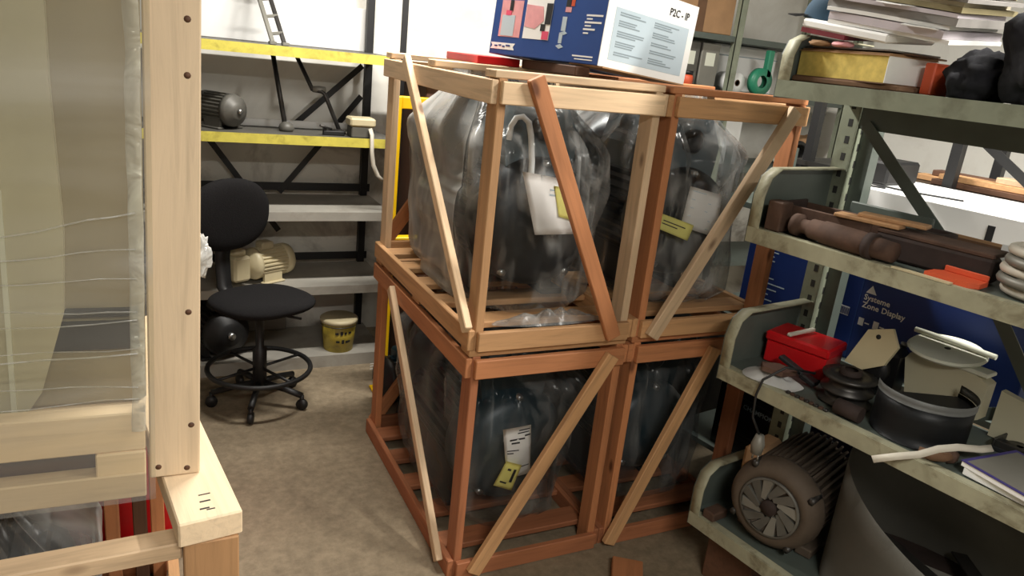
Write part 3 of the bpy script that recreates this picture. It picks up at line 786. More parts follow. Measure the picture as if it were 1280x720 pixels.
# ------------------------------------------------------------------ shelves along the back wall
YS = 3.45
t = thing('storage_shelf', 'steel shelving along the back wall with yellow edged upper shelves', 'shelf', (0, 0, 0))
SX0, SX1 = -0.35, 1.085
for z, yel in ((1.515, 1), (1.14, 1), (0.79, 0), (0.425, 0), (0.06, 0)):
    sh = bx('shelf_board', SX0, SX1, YS + 0.004, YS + 0.42, z - 0.03, z, PALES if not yel else GREYM, t)
    bx('shelf_edge', SX0, SX1, YS, YS + 0.004, z - 0.04 if z > 0.1 else 0.0, z + 0.002, YEL if yel else PALES, sh, bev=0)
for x in (0.05, 1.05):
    for y in (YS + 0.02, YS + 0.40):
        if y < YS + 0.1 and x > 1: continue
        MB().box(x - 0.018, x + 0.018, y - 0.003, y, 0, 1.95).box(x - 0.018, x - 0.014, y, y + 0.03, 0, 1.95).build('upright', BLACK, t)
MB().box(1.085, 1.115, YS + 0.01, YS + 0.013, 0, 1.95).box(1.111, 1.115, YS + 0.013, YS + 0.04, 0, 1.95).build('upright', BLACK, t)
for (xa, za, xb, zb) in ((0.26, 1.1, 0.62, 0.6), (1.02, 1.3, 0.62, 0.8), (1.02, 1.45, 0.7, 1.15)):
    board('cross_brace', (xa, YS + 0.412, za), (xb, YS + 0.412, zb), 0.028, 0.004, (0, 1, 0), BLACK, t, bev=0)
for z in (0.83, 0.46): board('back_rail', (SX0, YS + 0.415, z), (SX1, YS + 0.415, z), 0.04, 0.006, (0, 1, 0), BLACK, t, bev=0)
# added white panel stands in for the overexposed wall; batten and grey sheet behind
tag(bx('lit_wall_panel', -0.1, 1.05, 3.905, 3.925, 1.515, 1.72, WHITE, bev=0.003), 'added white panel standing in for the brightly lit wall above the top shelf', 'board')
tag(bx('white_batten', 0.42, 1.0, 3.72, 3.74, 1.141, 1.175, WHITE, bev=0.003), 'narrow white batten lying at the back of the second shelf', 'batten')
tag(bx('grey_sheet', 0.4, 0.66, 3.84, 3.855, 0.061, 0.36, SHEET, bev=0.003), 'plain grey panel standing on the bottom shelf behind the stool', 'sheet')
# old motor on the second shelf
t = thing('old_motor', 'old grey electric motor on the second yellow edged shelf', 'motor', (0.33, 3.62, 1.141), D2R(38))
motor_parts(t, 0.07, 0.24, GREYM, GREYM, GREYM, 0.082, 26, box='right')
# folded stand on the top shelf
t = thing('metal_stand', 'grey folding metal stand leaning on the top yellow edged shelf', 'stand', (0, 0, 0))
for dx in (0.0, 0.05): board('rail', (0.545 + dx, 3.6, 1.524), (0.455 + dx, 3.935, 1.95), 0.018, 0.02, (0, 1, 0), STEELD if dx else SHEET, t)
for k in range(6):
    q = (k + 0.5) / 6
    board('rung', (0.545 - 0.09 * q, 3.6 + 0.335 * q, 1.524 + 0.426 * q), (0.6 - 0.09 * q, 3.6 + 0.335 * q, 1.534 + 0.426 * q), 0.014, 0.012, (0, 1, 0), SHEET, t)
for dx in (0.0, 0.055): bx('foot', 0.53 + dx, 0.56 + dx, 3.58, 3.63, 1.516, 1.53, SHEET, t)
# ball footed rod and crank brace on the second shelf
t = thing('steel_rod', 'dark steel rod with a heavy knob foot leaning on the second shelf', 'rod', (0, 0, 0))
MB().tube([(0.605, 3.6, 1.15), (0.56, 3.70, 1.48)], 0.011, 8).build('rod', STEELD, t)
MB().lathe([(0, 0), (0.03, 0), (0.036, 0.012), (0.03, 0.03), (0.012, 0.042), (0, 0.044)], 16, M=T(0.607, 3.597, 1.141)).build('knob', GREYM, t)
t = thing('hand_crank', 'bent steel hand crank leaning on the second shelf', 'crank', (0, 0, 0))
MB().tube([(0.67, 3.74, 1.48), (0.735, 3.66, 1.33), (0.775, 3.65, 1.325), (0.79, 3.65, 1.315), (0.85, 3.6, 1.16)], 0.010, 8).build('crank_rod', STEELD, t)
MB().lathe([(0, 0), (0.014, 0.0), (0.017, 0.03), (0.014, 0.06), (0, 0.06)], 12, M=T(0.735, 3.66, 1.333) @ RY(PI / 2)).build('grip', SHEET, t)
MB().lathe([(0, 0), (0.03, 0), (0.03, 0.015), (0.015, 0.02), (0, 0.02)], 14, M=T(0.853, 3.598, 1.141)).build('foot', STEELD, t)
t = thing('clamp', 'small dark iron clamp lying beside the cream box on the second shelf', 'clamp', (0.80, 3.53, 1.141))
MB().box(-0.04, 0.06, -0.012, 0.012, 0, 0.02, bev=0.003).box(-0.04, -0.025, -0.012, 0.012, 0.02, 0.035).build('jaw', BLACK, t)
MB().tube([(0.0, 0, 0.028), (-0.06, -0.03, 0.045)], 0.005, 6).build('screw', STEELD, t)
t = thing('meter_box', 'cream plastic meter box on the second shelf with a strap hanging down', 'box', (0.88, 3.475, 1.141))
bx('base', 0.0, 0.105, 0.0, 0.09, 0.0, 0.05, GREYM, t, bev=0.004)
bx('lid', -0.008, 0.113, -0.006, 0.096, 0.05, 0.09, CREAM, t, bev=0.008)
MB().ribbon([(0.085, -0.004, 0.045), (0.088, -0.03, 0.02), (0.09, -0.036, -0.06), (0.10, -0.034, -0.12), (0.125, -0.03, -0.17), (0.155, -0.03, -0.195)], (0.009, 0.002, 0.003), 0.004).build('strap', STRAP, t)
# cream pump on the fourth shelf, motor and bucket below
t = thing('cream_pump', 'dusty cream geared pump on the shelf behind the stool', 'pump', (0.52, 3.60, 0.426), D2R(-62))
motor_parts(t, 0.075, 0.26, CREAM, CREAM, CREAM, 0.09, 24)
MB().box(-0.06, 0.06, -0.21, -0.12, 0.03, 0.15, bev=0.012).build('gearbox', CREAM, t)
MB().lathe([(0, 0), (0.04, 0), (0.04, 0.02), (0.02, 0.025), (0.02, 0.05), (0, 0.05)], 16, M=T(0, -0.16, 0.15)).build('cap', CREAM, t)
t = thing('dark_motor', 'black finned motor on the bottom shelf behind the stool', 'motor', (0.30, 3.60, 0.061), D2R(20))
motor_parts(t, 0.11, 0.3, BLACK, BLACK, BLACK, 0.13, 28)
t = thing('paint_bucket', 'yellow plastic bucket with dark lettering on the bottom shelf', 'bucket', (0.87, 3.545, 0.061))
MB().lathe([(0, 0), (0.072, 0), (0.088, 0.155), (0, 0.155)], 28).build('bucket_body', BUCK, t)
MB().lathe([(0, 0.150), (0.094, 0.150), (0.094, 0.166), (0.086, 0.172), (0.0, 0.170)], 28).build('lid', CREAM, t)
MB().tube(ring_pts((0, 0, 0.14), 0.093, 14, PI * 1.0, PI * 2.0, 'xy'), 0.0025, 6).build('handle', STEELD, t)
mb = MB()
for (a, z, wa, h) in ((-2.0, 0.1, 0.2, 0.012), (-1.7, 0.098, 0.16, 0.02), (-1.45, 0.1, 0.14, 0.014), (-1.2, 0.102, 0.2, 0.012), (-1.95, 0.055, 0.22, 0.012), (-1.6, 0.05, 0.16, 0.022), (-1.35, 0.052, 0.2, 0.014), (-1.15, 0.054, 0.14, 0.012)):
    rr = 0.0725 + 0.0165 * z / 0.155
    mb.grid(lambda u, v: Vector(((rr + 0.001 + v * h * 0.107) * math.cos(a + u * wa), (rr + 0.001 + v * h * 0.107) * math.sin(a + u * wa), z + v * h)), 3, 1)
mb.build('lettering', INK, t)['kind'] = 'stuff'

# ------------------------------------------------------------------ drafting stool
t = thing('office_stool', 'black drafting stool with foot ring in the aisle', 'chair', (0.43, 3.145, 0))
def pad(rx, ry, h, e=0.8):
    def fn(u, v):
        a = 2 * PI * u; c, s_ = math.cos(a), math.sin(a)
        b_ = PI * (v - 0.5); k = max(0.0, math.cos(b_)) ** 0.35; z = math.sin(b_) * h / 2
        x = math.copysign(abs(c) ** e, c) * rx * k; y = math.copysign(abs(s_) ** e, s_) * ry * k
        return Vector((x, y, z))
    return fn
MB().grid(pad(0.205, 0.21, 0.065), 40, 16, closeu=True).build('seat', FABRIC, t, T(0.01, 0.0, 0.475) @ RZ(D2R(25)) @ RX(D2R(-3)))
MB().grid(pad(0.19, 0.165, 0.07, 0.9), 40, 16, closeu=True).build('backrest', FABRIC, t, T(-0.10, 0.215, 0.80) @ RZ(D2R(22)) @ RX(D2R(97)))
MB().ribbon([(-0.03, 0.08, 0.425), (-0.10, 0.20, 0.43), (-0.12, 0.24, 0.47), (-0.125, 0.25, 0.6), (-0.11, 0.24, 0.78)], (0.03, 0.014, 0), 0.012).build('back_bracket', BLACK, t)
MB().lathe([(0, 0.08), (0.03, 0.08), (0.03, 0.26), (0.018, 0.27), (0.018, 0.43), (0.07, 0.435), (0.07, 0.45), (0, 0.45)], 18).build('gas_column', BLACK, t)
MB().tube([(0.06, -0.02, 0.42), (0.16, -0.08, 0.415)], 0.006, 6).build('lever', BLACK, t)
rg = MB().tube(ring_pts((0, 0, 0.17), 0.215, 40, plane='xy'), 0.011, 8, caps=False).build('foot_ring', BLACK, t)
for k in range(4):
    a = PI / 2 * k + 0.5
    MB().tube([(0.025 * math.cos(a), 0.025 * math.sin(a), 0.17), (0.212 * math.cos(a), 0.212 * math.sin(a), 0.17)], 0.007, 6).build('spoke', BLACK, rg)
for k in range(5):
    a = D2R(-108 + 72 * k); c, s_ = math.cos(a), math.sin(a)
    MB().tube([(0.015 * c, 0.015 * s_, 0.10), (0.12 * c, 0.12 * s_, 0.085), (0.2 * c, 0.2 * s_, 0.068)], 0.014, 8).build('base_arm', BLACK, t)
    ca = MB().lathe([(0, -0.011), (0.024, -0.011), (0.026, 0), (0.024, 0.011), (0, 0.011)], 16, M=T(0.2 * c, 0.2 * s_, 0.026) @ RZ(a) @ RX(PI / 2)).lathe([(0, 0.03), (0.009, 0.03), (0.009, 0.07), (0, 0.07)], 8, M=T(0.2 * c, 0.2 * s_, 0)).build('caster', BLACK, t)

# ------------------------------------------------------------------ yellow frame and teal motor behind the crates
t = thing('yellow_frame', 'yellow painted steel frame standing behind the crates', 'frame', (0.945, 3.1, 0))
for x in (0.0, 0.42): bx('post', x, x + 0.05, 0, 0.05, 0, 1.37, YELF, t, bev=0.003)
bx('crossbar', 0.05, 0.42, 0, 0.05, 1.32, 1.37, YELF, t, bev=0.003)
bx('crossbar', 0.05, 0.42, 0, 0.05, 0.6, 0.76, YELF, t, bev=0.003)
for x in (0.0, 0.42): bx('foot', x - 0.01, x + 0.06, -0.02, 0.08, 0, 0.012, YELF, t)
t = thing('brown_cabinet', 'dark brown wooden cabinet behind the yellow frame', 'cabinet', (1.14, 3.22, 0))
bx('cabinet_body', 0, 0.5, 0, 0.5, 0, 1.42, WDK, t, bev=0.004)
bx('top', -0.02, 0.52, -0.02, 0.52, 1.42, 1.45, WDK, t, bev=0.004)
t = thing('teal_motor', 'dark teal electric motor on the floor behind the aisle crates', 'motor', (1.02, 2.95, 0.0), D2R(-80))
motor_parts(t, 0.105, 0.28, TEAL, BLACK, TEAL, 0.15, 22)
printed('stripe', [(-0.09, 0.06, 0.0, 0.004), (-0.09, 0.06, 0.014, 0.018), (-0.09, 0.06, 0.026, 0.029)], T(0, 0, 0), WHITE, t).matrix_local = face_m((-0.107, -0.02, 0.16), (0, 1, 0), (0, 0, 1)) 

# ------------------------------------------------------------------ rack beside the crates: local x = depth w, local y = -u (u runs towards the viewer)
RA = D2R(9.5); RO = Vector((1.56, 1.59, 0))
RM = T(*RO) @ RZ(RA)
def rk(u, w, z): return RM @ Vector((w, -u, z))
def rthing(name, label, cat, u, w, z, rz=0.0, group=None, rot=None):
    t = thing(name, label, cat, group=group)
    t.matrix_world = T(*rk(u, w, z)) @ RZ(RA + rz) @ (rot if rot else Matrix.Identity(4))
    return t
def rtag(o, label, cat, u, w, z, rz=0.0, group=None, rot=None):
    o.matrix_world = T(*rk(u, w, z)) @ RZ(RA + rz) @ (rot if rot else Matrix.Identity(4))
    return tag(o, label, cat, group)

LVL = (0.235, 0.755, 1.19, 1.598)
t = thing('metal_rack', 'grey green steel rack with lipped shelves beside the crates', 'rack')
t.matrix_world = RM
UL = 1.45
def post_parts(t, w, u):
    p = MB().box(w, w + 0.004, -u - 0.002, -u + 0.055, 0, 1.60).box(w, w + 0.075, -u - 0.004, -u, 0, 1.60).build('upright', GREEN, t)
    mb = MB()
    for k in range(30):
        z = 0.06 + k * 0.051
        mb.box(w - 0.0008, w + 0.001, -u + 0.014, -u + 0.028, z, z + 0.022)
        mb.box(w + 0.024, w + 0.040, -u - 0.0048, -u - 0.003, z - 0.02, z + 0.002)
    mb.build('slot', SLOT, p)['kind'] = 'stuff'
for u in (0.04, 1.40):
    post_parts(t, 0.37, u)
    MB().box(0.40, 0.445, -u - 0.05, -u - 0.006, 0, 1.58).build('inner_upright', GREEND, t)
def end_profile(zl, h): return [(0.002, zl - 0.045), (0.002, zl + h * 0.55), (0.02, zl + h * 0.86), (0.06, zl + h), (0.375, zl + h), (0.375, zl - 0.045)]
for i, z in enumerate(LVL):
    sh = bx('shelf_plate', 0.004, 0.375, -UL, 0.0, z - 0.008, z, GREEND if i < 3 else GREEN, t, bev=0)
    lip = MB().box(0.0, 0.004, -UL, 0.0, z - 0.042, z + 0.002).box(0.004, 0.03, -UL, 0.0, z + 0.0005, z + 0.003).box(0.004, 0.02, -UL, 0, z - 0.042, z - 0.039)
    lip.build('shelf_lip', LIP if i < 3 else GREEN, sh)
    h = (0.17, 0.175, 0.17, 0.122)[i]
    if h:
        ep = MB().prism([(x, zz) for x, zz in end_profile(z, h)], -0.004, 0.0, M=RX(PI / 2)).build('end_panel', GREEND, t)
        # front return of the end panel, bent towards the viewer
        MB().ribbon([(0.002, -0.018, z - 0.04), (0.002, -0.018, z + h * 0.55), (0.02, -0.018, z + h * 0.86), (0.06, -0.018, z + h), (0.37, -0.018, z + h)], (0, 0.018, 0), 0.003).build('panel_flange', LIP, ep)
    else:
        board('end_rail', (0.0, 0.0, z - 0.02), (0.375, 0.0, z - 0.02), 0.04, 0.004, (0, 1, 0), GREEN, t, bev=0)
# beams and braces in the plane of the uprights
for z in (1.52,): board('back_beam', (0.378, -0.04, z), (0.378, -1.40, z), 0.07, 0.006, (1, 0, 0), GREEND, t, bev=0)
for (ua, za, ub, zb) in ((0.07, 1.50, 0.40, 1.20), (0.50, 1.15, 0.72, 0.86), (0.72, 0.86, 0.52, 0.76), (0.95, 1.5, 0.62, 1.2)):
    board('brace', (0.366, -ua, za), (0.366, -ub, zb), 0.035, 0.005, (1, 0, 0), GREEND, t, bev=0)
o = rtag(bx('timber_block', 0.0, 0.12, -0.16, 0.0, 0.0, 0.19, WDK, bev=0.004), 'dark timber block propping up the lowest rack shelf', 'block', 0.05, 0.06, 0.0, 0.2)
rtag(bx('timber_block', 0.0, 0.12, -0.16, 0.0, 0.0, 0.19, WDK, bev=0.004), 'dark timber block under the near end of the lowest rack shelf', 'block', 1.1, 0.06, 0.0, 0.1)

# second rack row behind it
t = thing('rear_rack', 'grey green steel rack behind the front rack, holding cartons', 'rack')
t.matrix_world = RM
for z in (0.205, 0.745, 1.168):
    sh = bx('shelf_plate', 0.465, 0.90, -0.95, 0.52, z - 0.02, z, GREEND, t, bev=0)
for y in (-0.93, 0.5):
    for w_ in (0.468, 0.87): MB().box(w_, w_ + 0.03, y - 0.004, y, 0, 1.35).box(w_, w_ + 0.004, y - 0.03, y, 0, 1.35).build('upright', GREEND, t)
t = thing('wall_rack', 'dark steel rack with loose planks behind the cartons', 'rack')
t.matrix_world = RM
bx('shelf_plate', 0.95, 1.35, -0.95, 0.55, 1.28, 1.30, STEELD, t, bev=0)
bx('shelf_plate', 0.95, 1.35, -0.95, 0.55, 0.6, 0.62, STEELD, t, bev=0)
for y in (-0.93, -0.06, 0.5):
    for w_ in (0.955, 1.31): bx('upright', w_, w_ + 0.035, y - 0.035, y, 0, 1.75, BLACK, t, bev=0)
board('brace', (0.95, 0.06, 1.62), (0.95, -0.42, 1.3), 0.03, 0.006, (1, 0, 0), BLACK, t, bev=0)
for i, (u, w_, z, ll, a, mt) in enumerate(((0.0, 1.0, 1.311, 0.8, 0, WDK), (-0.1, 1.08, 1.311, 0.9, 0, WT), (0.02, 1.005, 1.332, 0.7, 1, WT), (-0.05, 1.1, 1.332, 0.6, 1, WDK), (0.2, 1.02, 1.352, 0.5, -3, WP))):
    o = MB().box(0, 0.07, -ll, 0, -0.01, 0.01, bev=0.002).build('plank', mt)
    rtag(o, ['dark plank at the bottom of the planks above the white carton', 'tan plank at the bottom of the planks above the white carton', 'tan plank in the middle of the planks above the white carton', 'short dark plank among the planks above the white carton', 'pale plank on top of the planks above the white carton'][i], 'plank', u - 0.0, w_, z - 0.0, D2R(a), 'loose planks on the wall rack')

# cartons on the rear rack
def carton(name, label, u0, u1, w0, w1, z0, z1, mat, rz=0.0):
    t = rthing(name, label, 'carton', u0, w0, z0, rz)
    L_, W_, H_ = u1 - u0, w1 - w0, z1 - z0
    bx('carton_body', 0, W_, -L_, 0, 0, H_, mat, t, bev=0.003)
    F = face_m((0, 0, 0), (0, -1, 0), (0, 0, 1))          # face towards the crates (-w): x runs with u
    E_ = face_m((0, -L_, 0), (1, 0, 0), (0, 0, 1))         # face towards the viewer (+u)
    return t, F, E_, L_, W_, H_
t, F, E_, L_, W_, H_ = carton('blue_carton', 'deep blue carton with rows of small white print, between crate and rack', -0.34, -0.02, 0.5, 0.86, 0.746, 1.07, BLUED)
printed('printed_lines', [(0.06, 0.06 + l, 0.265 - k * 0.016, 0.269 - k * 0.016) for k, l in enumerate((0.07, 0.055, 0.06, 0.05, 0.045))] + [(0.04, 0.04 + l, 0.17 - k * 0.02, 0.174 - k * 0.02) for k, l in enumerate((0.09, 0.14, 0.11, 0.08, 0.1))], F, PALEB, t)
t, F, E_, L_, W_, H_ = carton('blue_carton', 'long deep blue carton with white lettering and barcode, behind the rack post', 0.0, 0.62, 0.5, 0.86, 0.746, 1.09, BLUED)
printed('barcode', [(0.058, 0.09, 0.14, 0.17)], F, WHITE, t)
printed('barcode_bars', [(0.061 + k * 0.005, 0.0635 + k * 0.005, 0.143, 0.167) for k in range(6)], F @ T(0, 0, 0.0008), BLUED, t)
bx('panel_edge', -0.001, 0.0, -0.116, -0.113, 0, H_, BLUE, t, bev=0)
MB().prism([(0.13, 0.235), (0.165, 0.235), (0.147, 0.262)], 0, 0.0008).build('logo_mark', WHITE, t, F)
lettering('Systeme', 0.026, F, 0.128, 0.212, WHITE, t, bold=0.0006)
lettering('Zone', 0.026, F, 0.128, 0.186, WHITE, t, bold=0.0006); lettering('Display', 0.026, F, 0.193, 0.186, WHITE, t, bold=0.0006)
printed('symbol', [(0.128, 0.146, 0.125, 0.15), (0.15, 0.165, 0.135, 0.139), (0.178, 0.196, 0.128, 0.153), (0.2, 0.215, 0.138, 0.142)], F, WHITE, t)
t, F, E_, L_, W_, H_ = carton('white_carton', 'long white carton with rounded edges on the rear rack', -0.22, 0.52, 0.50, 0.93, 1.169, 1.305, WHITE)
printed('black_mark', [(0.64, 0.66, 0.06, 0.105)], F, INK, t)
MB().tube([(0.08, -0.02, H_ + 0.003), (0.10, -0.2, H_ + 0.003), (0.085, -0.35, H_ + 0.003), (0.14, -0.5, H_ + 0.003)], 0.003, 6).build('cord', INK, t)
MB().tube([(0.02, -0.02, H_ + 0.003), (0.035, -0.12, H_ + 0.003), (0.02, -0.2, H_ + 0.003), (0.05, -0.3, H_ + 0.003)], 0.003, 6).build('cord', INK, t)
t, F, E_, L_, W_, H_ = carton('black_carton', 'black carton with faint grey lettering between crate and lowest rack shelf', -0.34, 0.0, 0.5, 0.85, 0.206, 0.56, BLACKG)
lettering('CHAMPION', 0.026, F, 0.12, 0.195, GREYP, t, bold=0.0005)
printed('printed_frame', [(0.1, 0.26, 0.29, 0.294), (0.1, 0.26, 0.23, 0.234), (0.1, 0.104, 0.23, 0.294), (0.256, 0.26, 0.23, 0.294), (0.1, 0.26, 0.085, 0.09), (0.12, 0.2, 0.07, 0.074)], F, STEELD, t)
for (cx, cz) in ((0.05, 0.25), (0.05, 0.08)): MB().lathe([(0, 0), (0.022, 0), (0.022, 0.0008), (0, 0.0008)], 20).build('round_emblem', SHEET, t, F @ T(cx, cz, 0))
t, F, E_, L_, W_, H_ = carton('navy_carton', 'dark navy carton with pale lines on the lowest rear shelf', 0.04, 0.27, 0.5, 0.85, 0.206, 0.55, mat_plain('navy_carton_print', hx(26, 26, 52), 0.5))
printed('printed_lines', [(0.05, 0.14, 0.29, 0.296), (0.05, 0.11, 0.265, 0.269), (0.05, 0.12, 0.24, 0.244)], F, GREYP, t)
t, F, E_, L_, W_, H_ = carton('black_carton', 'black carton printed MAKS in pale blue on the lowest rear shelf', 0.28, 0.7, 0.5, 0.85, 0.206, 0.54, BLACKG)
lettering('MAKS', 0.05, F, 0.02, 0.20, PALEB, t, shear=0.25, bold=0.0012)
printed('printed_lines', [(0.01, 0.09, 0.285, 0.289), (0.12, 0.2, 0.27, 0.274)], F, GREYP, t)

# ------------------------------------------------------------------ top shelf: ledger and slanted heap of files
ZT = LVL[3] + 0.004
t = rthing('ledger', 'thick ledger with yellowed page edges and a white end lying on the top shelf', 'book', 0.006, 0.065, ZT + 0.0135, D2R(-9))
MB().box(0.004, 0.18, -0.28, -0.002, 0.003, 0.066).build('page_block', YPAGE, t)
bx('page_end', 0.004, 0.18, -0.2815, -0.28, 0.003, 0.066, WHITE, t, bev=0)
bx('cover', 0, 0.185, -0.283, 0, 0, 0.003, BROWND, t, bev=0); bx('cover', 0, 0.185, -0.283, 0, 0.066, 0.0685, BROWN, t, bev=0)
tag(rtag(MB().box(0.02, 0.34, -0.3, 0.0, 0, 0.014, bev=0.003).build('folder', BROWND), '', '', 0.02, 0.012, ZT - 0.0005), 'dark brown file lying flat under the yellowed ledger', 'folder')
def file_slab(L_, W_, th, bend, seed):
    r = random.Random(seed); ph = r.uniform(0, 6)
    pts = [(0, -(q / 12 - 0.5) * L_, -th / 2 + bend * math.sin(q / 12 * PI) + 0.0004 * math.sin(q * 0.6 + ph)) for q in range(13)]
    return MB().ribbon(pts, (W_ / 2, 0, 0), th)
FM = {'white': WHITE, 'cream': mat_plain('cream_paper', hx(214, 204, 180), 0.8, 0, 0.08, 30), 'grey': mat_plain('grey_folder', hx(132, 128, 124), 0.7, 0, 0.12, 20),
      'brown': BROWND, 'black': mat_plain('black_folder', hx(34, 34, 38), 0.6), 'olive': mat_plain('olive_folder', hx(128, 118, 86), 0.8, 0, 0.12, 20), 'slate': mat_plain('slate_folder', hx(66, 72, 84), 0.6, 0, 0.12, 20)}
cyc = ['white', 'lilac', 'white', 'grey', 'lilac', 'olive', 'cream', 'grey', 'olive', 'lilac', 'white', 'slate', 'white', 'black', 'slate', 'grey']
FM['lilac'] = mat_plain('pale_lilac_folder', hx(196, 188, 194), 0.7, 0, 0.06, 20)
for k, (u, a_, mt, lb) in enumerate(((0.005, -6, BROWN, 'thin tan folder lying on the yellowed ledger'), (0.03, 3, BROWND, 'thin dark brown folder on the tan one above the ledger'), (0.0, -10, FM['grey'], 'thin grey folder under the white binder above the ledger'))):
    rtag(MB().box(0, 0.19, -0.27, 0, 0, 0.0042, bev=0.001).build('thin_folder', mt), lb, 'folder', u + 0.008, 0.066 + 0.008 * k, ZT + 0.0822 + 0.0042 * k, D2R(a_))
r_ = random.Random(11)
HB = T(*rk(0.22, 0.165, ZT + 0.146)) @ RZ(RA) @ RX(D2R(7)) @ RY(D2R(-4.5))
t = thing('white_binder', 'white binder with a dark red edge at the bottom of the file heap', 'binder')
t.matrix_world = HB @ T(-0.13, 0.205, -0.0345) @ RZ(D2R(-4))
bx('cover', 0, 0.2, -0.26, 0, 0.012, 0.034, WHITE, t, bev=0.005); bx('edge', 0.002, 0.19, -0.14, -0.002, 0.0, 0.012, mat_plain('dark_red_edge', hx(112, 24, 36), 0.6), t, bev=0)
zf = 0.0
for k, c in enumerate(cyc):
    th = r_.choice((0.009, 0.012, 0.018)) if c != 'white' else 0.009
    L_ = r_.uniform(0.30, 0.345); W_ = r_.uniform(0.23, 0.27); bd = 0.001
    zf += th
    o = file_slab(L_, W_, th, bd, k).build('paper_file', FM[c])
    below = cyc[k - 1] if k else None; above = cyc[k + 1] if k + 1 < len(cyc) else None
    lb = '%s file lowest in the slanted heap, just above the white binder' % c if not below else ('%s file topmost in the slanted heap on the top shelf' % c if not above else '%s file lying between a %s file below and a %s file above in slanted heap' % (c, below, above))
    o.matrix_world = HB @ T(W_ / 2 - 0.138 + r_.uniform(-0.005, 0.008), -0.03 - 0.03 * k / len(cyc) + r_.uniform(-0.015, 0.015), zf) @ RZ(D2R(r_.uniform(-3, 3)))
    tag(o, lb, 'file', 'files heaped on the top shelf')
    zf += 0.0004
    if k in (1, 4, 7, 10):                                   # a loose scrap caught between this file and the next
        q = (1, 4, 7, 10).index(k); zf += 0.002
        sc = file_slab(0.08, 0.07, 0.002, 0.0, 50 + q).build('paper_scrap', WHITE)
        sc.matrix_world = HB @ T(-0.135, (-0.12, -0.05, -0.16, -0.09)[q], zf) @ RZ(D2R((20, -14, 5, 12)[q]))
        tag(sc, ['white paper scrap caught above the lowest lilac file of the heap', 'white paper scrap caught above the second lilac file of the heap', 'white paper scrap caught above the second grey file of the heap', 'white paper scrap caught above the upper white file of the heap'][q], 'paper', 'white scraps among the files')
        zf += 0.0004
def lump(rx, ry, rz_, seed, f=2.2, amp=0.28, flat=0.0):
    def fn(u, v):
        a = 2 * PI * u; b_ = PI * (v - 0.5)
        d = Vector((math.cos(a) * math.cos(b_), math.sin(a) * math.cos(b_), math.sin(b_)))
        k = 1 + amp * noise.noise(d * f + Vector((seed, 0, 0))) + amp * 0.4 * noise.noise(d * f * 3 + Vector((seed, 5, 0)))
        p = Vector((d.x * rx * k, d.y * ry * k, d.z * rz_ * k))
        if p.z < -rz_ * 0.7: p.z = -rz_ * 0.7
        return p
    return fn
rtag(MB().grid(lump(0.15, 0.10, 0.15, 3.0, 2.0, 0.22), 64, 36, closeu=True).build('black_bag', DARKC), 'black cloth bag slumped at the right of the file heap', 'bag', 0.585, 0.18, ZT + 0.105)
rtag(MB().grid(lump(0.13, 0.062, 0.066, 9.0, 2.6, 0.2), 48, 24, closeu=True).build('dark_garment', DARKC), 'dark folded garment pressed under the black cloth bag', 'clothing', 0.435, 0.19, ZT + 0.045)
t = thing('cap', 'dark blue cap on the far end of the white binder beside the files', 'cap')
t.matrix_world = HB @ T(-0.05, 0.195, -0.001) @ RZ(D2R(-15))
MB().grid(lambda u, v: Vector((0.05 * math.cos(2 * PI * u) * math.cos(v * PI / 2) ** 0.7, 0.062 * math.sin(2 * PI * u) * math.cos(v * PI / 2) ** 0.7, 0.06 * math.sin(v * PI / 2))), 24, 10, closeu=True).build('crown', mat_plain('navy_cloth', hx(44, 70, 90), 0.9), t)
MB().grid(lambda u, v: Vector(((0.052 + 0.045 * v) * math.cos((u - 0.5) * 2.0 + PI / 2 + 0.6), (0.052 + 0.045 * v) * math.sin((u - 0.5) * 2.0 + PI / 2 + 0.6), 0.008 - 0.006 * v)), 12, 4, thick=0.003).build('brim', BLACK, t)
for k, (u, w_, z, mt, nm) in enumerate(((0.135, 0.055, 0.1, PINK, 'crumpled pink cloth above the ledger'), (0.07, 0.055, 0.1, BROWN, 'crumpled tan cloth above the ledger'))):
    rtag(MB().grid(lump(0.026, 0.028, 0.009, 20 + k * 4, 3, 0.3), 22, 12, closeu=True).build('rag', mt), nm, 'rag', u, w_, ZT + z)
rtag(MB().box(0, 0.12, -0.03, 0, 0, 0.075, bev=0.003).build('orange_folder', ORANGE), 'bright orange folder standing behind the white end of the ledger', 'folder', 0.325, 0.12, ZT - 0.0005, D2R(-9))

# ------------------------------------------------------------------ second shelf: rusty ironwork
Z2 = LVL[2] + 0.003
t = rthing('rusty_trough', 'rusty iron channel with upturned sides lying along the second shelf', 'channel', 0.04, 0.07, Z2, D2R(4))
bx('base', 0, 0.15, -0.27, 0, 0, 0.008, RUST, t); bx('side', 0, 0.01, -0.27, 0, 0.008, 0.075, RUST, t); bx('side', 0.14, 0.15, -0.27, 0, 0.008, 0.07, RUST, t); bx('end', 0.01, 0.14, -0.01, 0, 0.008, 0.08, RUSTD, t)
rtag(bx('iron_block', 0, 0.05, -0.05, 0, 0, 0.085, RUST, bev=0.004), 'rusty square iron block at the far end of the second shelf', 'block', 0.042, 0.014, Z2)
t = rthing('rusty_shaft', 'rusty stepped iron shaft with a flanged end lying at the shelf edge', 'shaft', 0.12, 0.045, Z2 + 0.032, D2R(-4))
MB().lathe([(0, 0), (0.03, 0), (0.031, 0.018), (0.02, 0.024), (0.02, 0.05), (0.027, 0.056), (0.028, 0.09), (0.031, 0.095), (0.031, 0.20), (0.027, 0.24), (0.025, 0.30), (0, 0.30)], 24, M=FY).build('shaft_body', RUST, t)
MB().lathe([(0.022, 0), (0.034, 0.0), (0.034, 0.022), (0.022, 0.022)], 20, M=T(0, -0.225, 0) @ FY).build('collar', RUSTD, t)
